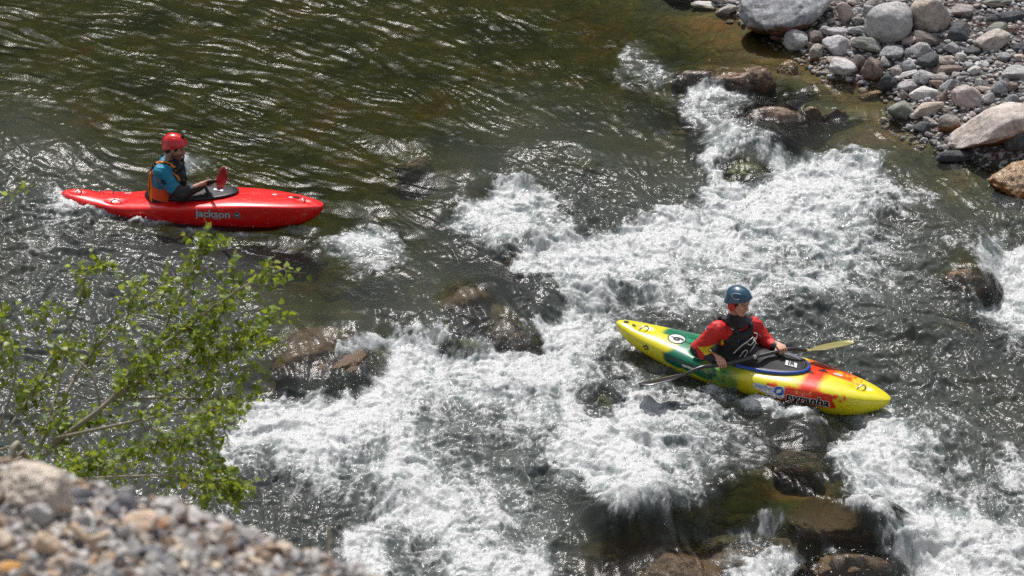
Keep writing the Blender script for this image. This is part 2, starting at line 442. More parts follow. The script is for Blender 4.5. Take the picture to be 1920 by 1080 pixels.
SPLASH = [(135,385,34,16,.8),(190,398,40,10,.65),(270,418,60,7,.5),(360,432,70,6,.4),(460,441,60,6,.42),(560,432,40,9,.45),(345,308,38,20,.5),
          (1190,648,30,12,.6),(1260,690,50,10,.5),(1340,735,50,10,.55),(1425,762,45,12,.85),(1490,775,40,12,.8),(1540,790,40,10,.4),(1235,720,30,14,.5),
          (1660,765,30,10,.4)]
def build_water():
    gx = axis_lines(-6.4, 6.4, .0100, -45, 45); gy = axis_lines(-5.3, 7.9, .0135, -16, 60)
    X, Y = np.meshgrid(gx, gy); X = X.astype(np.float32); Y = Y.astype(np.float32)
    M = macro(X, Y)
    px, py = proj(X, Y, M)
    # ragged outlines: the layout is warped before it is read
    wx = fbm(X*2.6, Y*2.6, 4, 21); wy = fbm(X*2.6, Y*2.6, 4, 22)
    f = grid_sample(FOAM, px+wx*38, py+wy*26)
    inside = sstep(0, 1, 1-np.maximum(0, np.maximum(np.abs(px-960)-1000, np.abs(py-540)-600))/300)
    f = f**1.25*1.06
    for a, b, rx, ry, v in SPLASH: f = np.maximum(f, v*np.exp(-((px-a)/rx)**2-((py-b)/ry)**2))
    f = f*inside
    T = turb_map(px+wx*40, py+wy*30)
    tgx = (X-FX0)/cell; tgy = (Y-FY0)/cell
    la = bil(LA, tgx, tgy); lb = bil(LB, tgx, tgy); lc = bil(LC, tgx, tgy)
    n1 = fbm(X*7, Y*7, 5, 41, .6); n2 = fbm(X*24, Y*24, 4, 47, .62); rd = ridged(X*4.5+wx, Y*4.5+wy, 4, 51)
    n3 = fbm(X*48, Y*42, 2, 49, .7); lace = .15*lc+.10*lb+.05*la+1.0*n1+1.0*n2+.7*n3+1.1*rd
    lace = lace/lace.std()
    far = sstep(0, 1.5, np.maximum(np.abs(X)-6.3, np.maximum(-5.2-Y, Y-7.8)))
    # calm places: behind the ledge at the upper right and the pool above the big ledge
    def spot(a, b, rx, ry): return np.exp(-((px-a)/rx)**2-((py-b)/ry)**2)
    calm = np.clip(spot(1330,70,170,60)+.6*spot(1180,20,120,50)+.45*spot(740,590,90,40)+.6*spot(60,290,70,45)+.4*spot(1560,170,70,40), 0, .92)
    rough = (1-calm)*(.88+.75*sstep(0, .5, T)+.3*sstep(0, .6, f))
    wild = np.clip(sstep(.12, .55, T)+.8*sstep(.05, .45, f), 0, 1)*(1-far)
    mL = sstep(.0, .5, fbm(X*.7+wy*.3, Y*.9, 3, 111)); waves = .020*fbm(X*2.3, Y*2.3, 3, 61)+(.0018+.0045*mL)*lc+wild*(.003*lc+.070*fbm(X*1.3+wx*.4, Y*1.8+wy*.4, 2, 63)+.062*(ridged(X*1.9+wx*.7, Y*2.7+wy*.7, 3, 64)-.3)+.018*(ridged(X*4.2+wx, Y*5.6+wy, 3, 66)-.3))
    foam = sstep(-.42, 1.15, (f-.52)*2.1+lace*.42+.45*fbm(X*2.6+lc*.05, Y*3.4, 4, 91)+.5*(waves-.01)/.05*.35)
    foam = foam*sstep(.02, .30, f)
    trail = bil(TR, tgx, tgy); veil = sstep(.10, .62, trail)*sstep(-.55, 1.5, .38*lb+.25*la+.5*lc+1.9*n1+.8*n2+1.2*(trail-.3))*.62
    foam = np.maximum(foam, veil); f = np.maximum(f, .5*trail)
    patch = .16+1.15*sstep(-.16, .42, fbm(X*1.2+wx*.3, Y*1.8+X*.5, 5, 77, .6)+.10*lc); mk = fbm(X*.9+wy*.4, Y*1.3, 3, 101); mA = sstep(-.25, .35, mk); mB = sstep(-.25, .35, -mk); brk = .45+.9*sstep(-.2, .35, fbm(X*5, Y*6.5, 3, 103))
    rip = ((.0016+.0028*mA)*lb*.8+.0012*la*mA+.0022*ridged(X*6+Y*3+n1*2, Y*8-X*3+n1*2, 3, 65)*mB+.0088*fbm(X*14+Y*6+n1*2, Y*18-X*7+wx*2, 4, 71, .80)+.0052*fbm(X*19-Y*9, Y*17+X*8+n1*2, 3, 105, .7)*mB+.0034*wild*fbm(X*34, Y*44, 3, 79, .7))*brk*(patch*(1-wild)+wild*(.65+.4*patch))
    fluff = .0075*n2+.010*n1+.006*rd+.0012*la+.003*n3
    H = M+waves*(1-.6*calm)+rip*rough*(1-.5*foam)+f*.045+(fluff*1.15)*foam*(.5+f)
    # a bow wave and dips where the kayaks press on the water
    wr = washed(X, Y); near_r = wr > -5
    kk = .03; D = np.clip((wr+.004+.003*lc+.0015*lb+.010*n1+.004*n2-H)/kk, -30, 30); H = np.where(near_r, H+kk*np.log1p(np.exp(D)), H)
    over = sstep(-.05, .03, wr+.01-(H-.02))*near_r
    foam = foam*(1-.9*over)
    gz = np.maximum(_look(_QG, X, Y), wr); depth = np.clip((H-gz)/.28, 0, 1)
    T = np.maximum(T*(.25+.75*sstep(.02, .5, depth)), .85*sstep(.05, .55, f+.15*n1)*(1-over))
    H = np.where(far > 0, H*(1-far)+far*(W0(X, Y)), H)
    H = np.maximum(H, W0(X, Y)-.6)
    n, m = H.shape
    V = np.stack([X, Y, H], -1).reshape(-1, 3)
    idx = np.arange(n*m).reshape(n, m)
    Fc = np.stack([idx[:-1, :-1], idx[:-1, 1:], idx[1:, 1:], idx[1:, :-1]], -1).reshape(-1, 4)
    # drop the sheet well inside the land
    sdm = shore_dist(X, Y); keep = (sdm < .45); kf = keep[:-1, :-1] & keep[:-1, 1:] & keep[1:, 1:] & keep[1:, :-1]
    Fc = Fc[kf.ravel()]
    o = mesh_obj('river_water', V, Fc, water_mat(), attrs={'foam': foam, 'turb': np.clip(T, 0, 1), 'depth': depth, 'aer': np.clip(sstep(.08, .80, f+.10*n1)*(1-over), 0, 1)})
    tag(o, kind='structure')
    return X, Y, H, foam, f
def water_mat():
    m = bpy.data.materials.new('river water'); m.use_nodes = True; t = m.node_tree; t.nodes.clear()
    out = N(t, 'ShaderNodeOutputMaterial'); L = t.links.new
    geo = N(t, 'ShaderNodeNewGeometry')
    af = N(t, 'ShaderNodeAttribute'); af.attribute_name = 'foam'; at = N(t, 'ShaderNodeAttribute'); at.attribute_name = 'turb'
    nz = N(t, 'ShaderNodeTexNoise'); nz.inputs['Scale'].default_value = 95; nz.inputs['Detail'].default_value = 4; L(geo.outputs['Position'], nz.inputs['Vector'])
    nf = N(t, 'ShaderNodeTexNoise'); nf.inputs['Scale'].default_value = 90; nf.inputs['Detail'].default_value = 3; nf.inputs['Roughness'].default_value = .7; L(geo.outputs['Position'], nf.inputs['Vector'])
    bp = N(t, 'ShaderNodeBump'); bp.inputs['Strength'].default_value = .42; bp.inputs['Distance'].default_value = .004; L(nz.outputs[0], bp.inputs['Height'])
    gl = N(t, 'ShaderNodeBsdfGlossy'); L(math_(t, 'MULTIPLY_ADD', at.outputs['Fac'], .06, .07), gl.inputs['Roughness']); L(bp.outputs[0], gl.inputs['Normal'])
    tr = N(t, 'ShaderNodeBsdfTransparent'); ad = N(t, 'ShaderNodeAttribute'); ad.attribute_name = 'depth'; L(mixrgb(t, ad.outputs['Fac'], (.90, .88, .83), (.43, .47, .29)), tr.inputs[0])
    df = N(t, 'ShaderNodeBsdfDiffuse'); aa = N(t, 'ShaderNodeAttribute'); aa.attribute_name = 'aer'; L(mixrgb(t, aa.outputs['Fac'], (.112, .128, .118), (.30, .345, .335)), df.inputs[0]); L(bp.outputs[0], df.inputs['Normal'])
    fr = N(t, 'ShaderNodeFresnel'); fr.inputs['IOR'].default_value = 1.33; L(bp.outputs[0], fr.inputs['Normal'])
    fo = N(t, 'ShaderNodeBsdfPrincipled'); fo.inputs['Base Color'].default_value = (.63, .64, .63, 1); fo.inputs['Roughness'].default_value = .45
    bp2 = N(t, 'ShaderNodeBump'); bp2.inputs['Strength'].default_value = .8; bp2.inputs['Distance'].default_value = .01; L(nf.outputs[0], bp2.inputs['Height']); L(bp2.outputs[0], fo.inputs['Normal'])
    m1 = N(t, 'ShaderNodeMixShader'); L(math_(t, 'MULTIPLY', at.outputs['Fac'], 1.0), m1.inputs[0]); L(tr.outputs[0], m1.inputs[1]); L(df.outputs[0], m1.inputs[2])
    m2 = N(t, 'ShaderNodeMixShader'); L(fr.outputs[0], m2.inputs[0]); L(m1.outputs[0], m2.inputs[1]); L(gl.outputs[0], m2.inputs[2])
    # fine bubbles break the edges of the foam
    ff = math_(t, 'ADD', af.outputs['Fac'], math_(t, 'MULTIPLY', math_(t, 'SUBTRACT', nf.outputs[0], .5), 1.25))
    mr = N(t, 'ShaderNodeMapRange'); mr.interpolation_type = 'SMOOTHSTEP'; L(ff, mr.inputs[0]); mr.inputs[1].default_value = .12; mr.inputs[2].default_value = 1.15; mr.inputs[4].default_value = .86
    m3 = N(t, 'ShaderNodeMixShader'); L(mr.outputs[0], m3.inputs[0]); L(m2.outputs[0], m3.inputs[1]); L(fo.outputs[0], m3.inputs[2])
    L(m3.outputs[0], out.inputs[0])
    return m
WX, WY, WH, WFOAM, WF = build_water()
def bed_mat():
    m, t, b = mat('riverbed stones'); L = t.links.new
    geo = N(t, 'ShaderNodeNewGeometry')
    mp = N(t, 'ShaderNodeMapping'); L(geo.outputs['Position'], mp.inputs[0]); mp.inputs['Scale'].default_value = (1, 1, .3)
    nz0 = N(t, 'ShaderNodeTexNoise'); nz0.inputs['Scale'].default_value = 3; nz0.inputs['Detail'].default_value = 3; L(mp.outputs[0], nz0.inputs['Vector'])
    warp = N(t, 'ShaderNodeVectorMath'); warp.operation = 'MULTIPLY_ADD'; L(nz0.outputs['Color'], warp.inputs[0]); warp.inputs[1].default_value = (.6, .6, .1); L(mp.outputs[0], warp.inputs[2])
    vo = N(t, 'ShaderNodeTexVoronoi'); vo.inputs['Scale'].default_value = 7.5; L(warp.outputs[0], vo.inputs['Vector'])
    sp = N(t, 'ShaderNodeSeparateColor'); L(vo.outputs['Color'], sp.inputs[0])
    rp = ramp(t, [(0, (.06, .075, .012)), (.25, (.17, .14, .03)), (.45, (.36, .22, .04)), (.6, (.10, .11, .025)), (.75, (.27, .22, .06)), (.9, (.22, .10, .025)), (1, (.36, .31, .12))])
    L(sp.outputs[0], rp.inputs[0])
    nb = N(t, 'ShaderNodeTexNoise'); nb.inputs['Scale'].default_value = .9; nb.inputs['Detail'].default_value = 4; L(geo.outputs['Position'], nb.inputs['Vector'])
    big = ramp(t, [(.36, (.10, .18, .06)), (.50, (.60, .66, .42)), (.64, (.85, .64, .36))]); L(nb.outputs[0], big.inputs[0])
    edge = ramp(t, [(.0, (1, 1, 1)), (.35, (.7, .7, .7)), (.6, (.12, .12, .12))]); L(vo.outputs['Distance'], edge.inputs[0])
    c = mixrgb(t, 1, rp.outputs[0], big.outputs[0], 'MULTIPLY'); c = mixrgb(t, .55, c, edge.outputs[0], 'MULTIPLY'); nb2 = N(t, 'ShaderNodeTexNoise'); nb2.inputs['Scale'].default_value = 2.6; nb2.inputs['Detail'].default_value = 6; L(geo.outputs['Position'], nb2.inputs['Vector']); b2 = ramp(t, [(.32, (.09, .13, .04)), (.48, (.20, .19, .06)), (.60, (.30, .20, .055)), (.72, (.14, .10, .04))]); L(nb2.outputs[0], b2.inputs[0]); c = mixrgb(t, .55, c, mixrgb(t, 1, b2.outputs[0], big.outputs[0], 'MULTIPLY'))
    at = N(t, 'ShaderNodeAttribute'); at.attribute_name = 'land'
    nl = N(t, 'ShaderNodeTexNoise'); nl.inputs['Scale'].default_value = 60; nl.inputs['Detail'].default_value = 6; L(geo.outputs['Position'], nl.inputs['Vector'])
    lr = ramp(t, [(.3, (.02, .018, .016)), (.5, (.07, .062, .055)), (.7, (.16, .145, .13))]); L(nl.outputs[0], lr.inputs[0])
    nq = ramp(t, [(.3, (.35, .33, .3)), (.6, (1, 1, 1)), (.75, (1.3, 1.2, 1.0))]); L(nl.outputs[0], nq.inputs[0]); c = mixrgb(t, .8, c, nq.outputs[0], 'MULTIPLY'); L(mixrgb(t, at.outputs['Fac'], c, lr.outputs[0]), b.inputs['Base Color'])
    b.inputs['Roughness'].default_value = .8
    bp = N(t, 'ShaderNodeBump'); bp.inputs['Strength'].default_value = .8; bp.inputs['Distance'].default_value = .03
    L(math_(t, 'ADD', math_(t, 'MULTIPLY', vo.outputs['Distance'], -1.2), math_(t, 'MULTIPLY', nl.outputs[0], .4)), bp.inputs['Height']); L(bp.outputs[0], b.inputs['Normal'])
    return m
def build_bed():
    gx = axis_lines(-6.6, 6.8, .05, -90, 90, 1.25); gy = axis_lines(-5.8, 9.5, .05, -40, 160, 1.25)
    X, Y = np.meshgrid(gx, gy); Z = ground(X, Y)
    far = sstep(0, 4, np.maximum(np.abs(X)-6.5, np.maximum(-5-Y, Y-9)))
    Z = Z*(1-far)+far*(W0(np.clip(X, -12, 12), np.clip(Y, -8, 16))-.4+np.clip(shore_dist(X, Y), 0, 12)*.16)
    idx = np.arange(X.size).reshape(X.shape)
    Fc = np.stack([idx[:-1, :-1], idx[:-1, 1:], idx[1:, 1:], idx[1:, :-1]], -1).reshape(-1, 4)
    o = mesh_obj('riverbed_ground', np.stack([X, Y, Z], -1).reshape(-1, 3), Fc, bed_mat(), attrs={'land': sstep(-.05, .12, shore_dist(X, Y)).ravel()})
    tag(o, kind='structure')
build_bed()
def build_hill():
    gx = np.linspace(-160, 160, 81); gy = np.linspace(0, 1, 41); X, V_ = np.meshgrid(gx, gy); Y = 17+V_*110+.0009*X*X*(1-V_)
    Z = -.5+V_*104+7*fbm(X*.03, V_*6, 4, 95)*sstep(0, .1, V_); idx = np.arange(X.size).reshape(X.shape)
    Fc = np.stack([idx[:-1, :-1], idx[:-1, 1:], idx[1:, 1:], idx[1:, :-1]], -1).reshape(-1, 4)
    m, t, b = mat('wooded slope'); g_ = N(t, 'ShaderNodeNewGeometry'); nz = N(t, 'ShaderNodeTexNoise'); nz.inputs['Scale'].default_value = .35; nz.inputs['Detail'].default_value = 9; t.links.new(g_.outputs['Position'], nz.inputs['Vector'])
    rp = ramp(t, [(.35, (.012, .018, .008)), (.52, (.035, .05, .018)), (.62, (.10, .095, .075)), (.75, (.22, .20, .18))]); t.links.new(nz.outputs[0], rp.inputs[0]); t.links.new(rp.outputs[0], b.inputs['Base Color']); b.inputs['Roughness'].default_value = 1
    tag(mesh_obj('hillside', np.stack([X, Y, Z], -1).reshape(-1, 3), Fc, m), kind='structure')
build_hill()
# ------------------------------------------------------------------ ROCKS
def rock_mat(name, cols, wet=None, speck=.35, rough=.75, veins=True, wetline=-.35):
    """cols: dark, mid, light tints of the dry stone; wet: colour of the algae stain on the lower part"""
    m, t, b = mat(name); L = t.links.new
    tc = N(t, 'ShaderNodeTexCoord'); oi = N(t, 'ShaderNodeObjectInfo')
    off = N(t, 'ShaderNodeVectorMath'); off.operation = 'MULTIPLY_ADD'; L(oi.outputs['Random'], off.inputs[0]); off.inputs[1].default_value = (37, 51, 23); L(tc.outputs['Object'], off.inputs[2])
    n1 = N(t, 'ShaderNodeTexNoise'); n1.inputs['Scale'].default_value = 3.5; n1.inputs['Detail'].default_value = 8; n1.inputs['Roughness'].default_value = .62; L(off.outputs[0], n1.inputs['Vector'])
    n2 = N(t, 'ShaderNodeTexNoise'); n2.inputs['Scale'].default_value = 38; n2.inputs['Detail'].default_value = 6; n2.inputs['Roughness'].default_value = .7; L(off.outputs[0], n2.inputs['Vector'])
    rp = ramp(t, [(.3, cols[0]), (.5, cols[1]), (.68, cols[2])]); L(n1.outputs[0], rp.inputs[0])
    sp = ramp(t, [(.3, (1-speck,)*3), (.55, (1, 1, 1)), (.75, (1+speck*.5,)*3)]); L(n2.outputs[0], sp.inputs[0])
    c = mixrgb(t, 1, rp.outputs[0], sp.outputs[0], 'MULTIPLY')
    if veins:
        wv = N(t, 'ShaderNodeTexWave'); wv.inputs['Scale'].default_value = 2.2; wv.inputs['Distortion'].default_value = 7; wv.inputs['Detail'].default_value = 4; L(off.outputs[0], wv.inputs['Vector'])
        vr = ramp(t, [(.86, (0, 0, 0)), (.97, (1, 1, 1))]); L(wv.outputs[0], vr.inputs[0])
        c = mixrgb(t, math_(t, 'MULTIPLY', vr.outputs[0], .45), c, cols[2])
    # every stone its own tint
    hs = N(t, 'ShaderNodeHueSaturation'); L(c, hs.inputs['Color']); L(math_(t, 'MULTIPLY_ADD', oi.outputs['Random'], .55, 1.05), hs.inputs['Value'])
    L(math_(t, 'MULTIPLY_ADD', oi.outputs['Random'], .6, .6), hs.inputs['Saturation'])
    c = hs.outputs[0]; rg = None
    if wet:
        sx = N(t, 'ShaderNodeSeparateXYZ'); L(tc.outputs['Object'], sx.inputs[0])
        k = math_(t, 'ADD', sx.outputs[2], math_(t, 'MULTIPLY', math_(t, 'SUBTRACT', n1.outputs[0], .5), .9))
        mr = N(t, 'ShaderNodeMapRange'); mr.interpolation_type = 'SMOOTHSTEP'; L(k, mr.inputs[0]); mr.inputs[1].default_value = wetline-.12; mr.inputs[2].default_value = wetline+.18; mr.inputs[3].default_value = 1; mr.inputs[4].default_value = 0
        wc = ramp(t, [(.35, tuple(v*.35 for v in wet)), (.5, wet), (.65, tuple(min(1, v*1.5) for v in wet))]); L(n2.outputs[0], wc.inputs[0])
        c = mixrgb(t, mr.outputs[0], c, wc.outputs[0])
        L(math_(t, 'MULTIPLY_ADD', mr.outputs[0], (.22 if wetline < .5 and rough > .56 else .40)-rough, rough), b.inputs['Roughness'])
    else: b.inputs['Roughness'].default_value = rough
    L(c, b.inputs['Base Color'])
    bp = N(t, 'ShaderNodeBump'); bp.inputs['Strength'].default_value = .55; bp.inputs['Distance'].default_value = .05
    L(math_(t, 'ADD', n1.outputs[0], math_(t, 'MULTIPLY', n2.outputs[0], .35)), bp.inputs['Height']); L(bp.outputs[0], b.inputs['Normal'])
    return m
RM = {
 'grey':  rock_mat('grey limestone', ((.13,.135,.14),(.24,.24,.245),(.40,.40,.39)), (.16,.08,.03), wetline=-.75),
 'pale':  rock_mat('pale limestone', ((.27,.265,.25),(.40,.39,.37),(.55,.53,.50)), (.15,.08,.035), wetline=-.85, speck=.2),
 'beige': rock_mat('beige grainy stone', ((.20,.17,.145),(.32,.275,.235),(.46,.41,.36)), (.17,.075,.03), wetline=-.8),
 'pink':  rock_mat('pinkish stone', ((.22,.17,.15),(.34,.28,.25),(.47,.40,.36)), (.2,.07,.025), wetline=-.7),
 'lilac': rock_mat('lilac grey stone', ((.17,.162,.163),(.29,.277,.28),(.45,.435,.435)), (.12,.07,.03), wetline=-.8),
 'dark':  rock_mat('dark slate', ((.022,.026,.03),(.05,.056,.062),(.10,.105,.11)), speck=.5, rough=.6),
 'green': rock_mat('greenish stone', ((.085,.09,.075),(.16,.165,.14),(.27,.27,.23)), (.10,.07,.02), wetline=-.5),
 'brown': rock_mat('brown stone', ((.09,.06,.045),(.17,.125,.10),(.30,.235,.19)), (.17,.07,.02), wetline=-.4),
 'rust':  rock_mat('stone stained orange by algae', ((.13,.11,.09),(.27,.23,.19),(.42,.38,.33)), (.20,.075,.018), wetline=.0),
 'slab':  rock_mat('warm grey slab stone', ((.22,.185,.165),(.34,.30,.27),(.46,.42,.385)), (.26,.085,.018), wetline=-.28, speck=.22),
 'boulder': rock_mat('blue grey boulder stone', ((.12,.10,.09),(.25,.26,.27),(.42,.43,.44)), (.17,.08,.045), wetline=-.35),
 'wet':   rock_mat('wet brown stone', ((.035,.022,.015),(.10,.06,.035),(.22,.15,.10)), (.15,.06,.012), wetline=.1, rough=.55),
 'goldwet': rock_mat('wet golden brown stone', ((.03,.02,.01),(.085,.05,.02),(.20,.13,.06)), (.10,.055,.015), wetline=1.2, rough=.55),
 'moss':  rock_mat('wet stone with moss', ((.035,.06,.012),(.075,.11,.018),(.16,.17,.035)), (.10,.05,.01), wetline=-.1, rough=.55),
 'ochre': rock_mat('wet ochre stone', ((.11,.06,.02),(.26,.15,.06),(.42,.31,.19)), (.24,.09,.012), wetline=.12, rough=.2),
}
def ico(sub):
    import bmesh
    bm = bmesh.new(); bmesh.ops.create_icosphere(bm, subdivisions=sub, radius=1.0)
    V = np.array([v.co[:] for v in bm.verts]); F = np.array([[v.index for v in f.verts] for f in bm.faces]); bm.free(); return V, F
ICO = {s: ico(s) for s in (2, 3, 4, 5)}
def rock_shape(seed, sub=4, cuts=6, rough=.10, sharp=.0, lump=.22, lo=.55, hi=.88):
    r_ = np.random.default_rng(seed); V, F = ICO[sub]; V = V.copy()
    d = V.copy()
    rad = 1+lump*pn3(d*1.1, seed*1.3)+lump*.4*pn3(d*2.4, seed*2.1)
    V = d*rad[:, None]
    for k in range(cuts):
        n = r_.normal(size=3); n /= np.linalg.norm(n); h = r_.uniform(lo, hi)
        s = V@n-h; soft = .02+.06*(1-sharp)
        over = soft*np.log1p(np.exp(np.clip(s/soft, -30, 30)))
        V = V-n*(over*.93)[:, None]
    V = V+d*(rough*.35*pn3(d*5, seed+3)+rough*.18*pn3(d*12, seed+4))[:, None]
    V = V-.5*(V.max(0)+V.min(0)); V = V/(.5*(V.max(0)-V.min(0)))
    return V, F
_base = []
for k in range(16):
    V, F = rock_shape(100+k, 4, 3+k % 6, .10, (k % 3)/3.0)
    me_o = mesh_obj('stone', V, F); _base.append(me_o.data); bpy.data.objects.remove(me_o)
_bm = {}
def base_mesh(k, m):
    if (k, m) not in _bm:
        me = _base[k].copy(); me.materials.append(RM[m]); _bm[(k, m)] = me
    return _bm[(k, m)]
PLACED = []
def put_rock(px, py, w_, h_, m, label, name='stone', cat='stone', tilt=0, fn=None, sink=.35, shape=None, depth=.85, group=None, yaw=None, cmin=.28):
    fn = fn or groundq
    P = hit(px, py, fn, 0.0)
    for it in range(3):
        sc = FPX/np.dot(P-CAM, FW)
        a = w_/2/sc; vh = h_/2/sc; b_ = min(a*depth, vh*1.25)
        c2 = vh**2-(b_*math.sin(PITCH))**2
        c = math.sqrt(max(c2, 0))/math.cos(PITCH); c = max(c, a*cmin)
        if (b_*math.sin(PITCH))**2+(c*math.cos(PITCH))**2 > vh**2*1.1: b_ = max(.35*a, math.sqrt(max(vh**2-(c*math.cos(PITCH))**2, (.3*a)**2)) / math.sin(PITCH))
        P = hit(px, py, fn, c*(1-2*sink)+0.0)
    r_ = random.Random(int(px*7+py*13))
    if shape is None:
        k = r_.randrange(16); me = base_mesh(k, m)
    else:
        V, F = shape; o_ = mesh_obj(name, V, F, RM[m]); me = o_.data; bpy.data.objects.remove(o_)
    o = bpy.data.objects.new(name, me); COL.objects.link(o)
    o.location = P; o.scale = (a, b_, c)
    o.rotation_euler = (r_.uniform(-.15, .15) if shape is None else 0, R(-tilt), (r_.uniform(-.25, .25) if yaw is None else R(yaw)))
    tag(o, label, cat, group)
    PLACED.append((px, py, w_/2, h_/2))
    return o
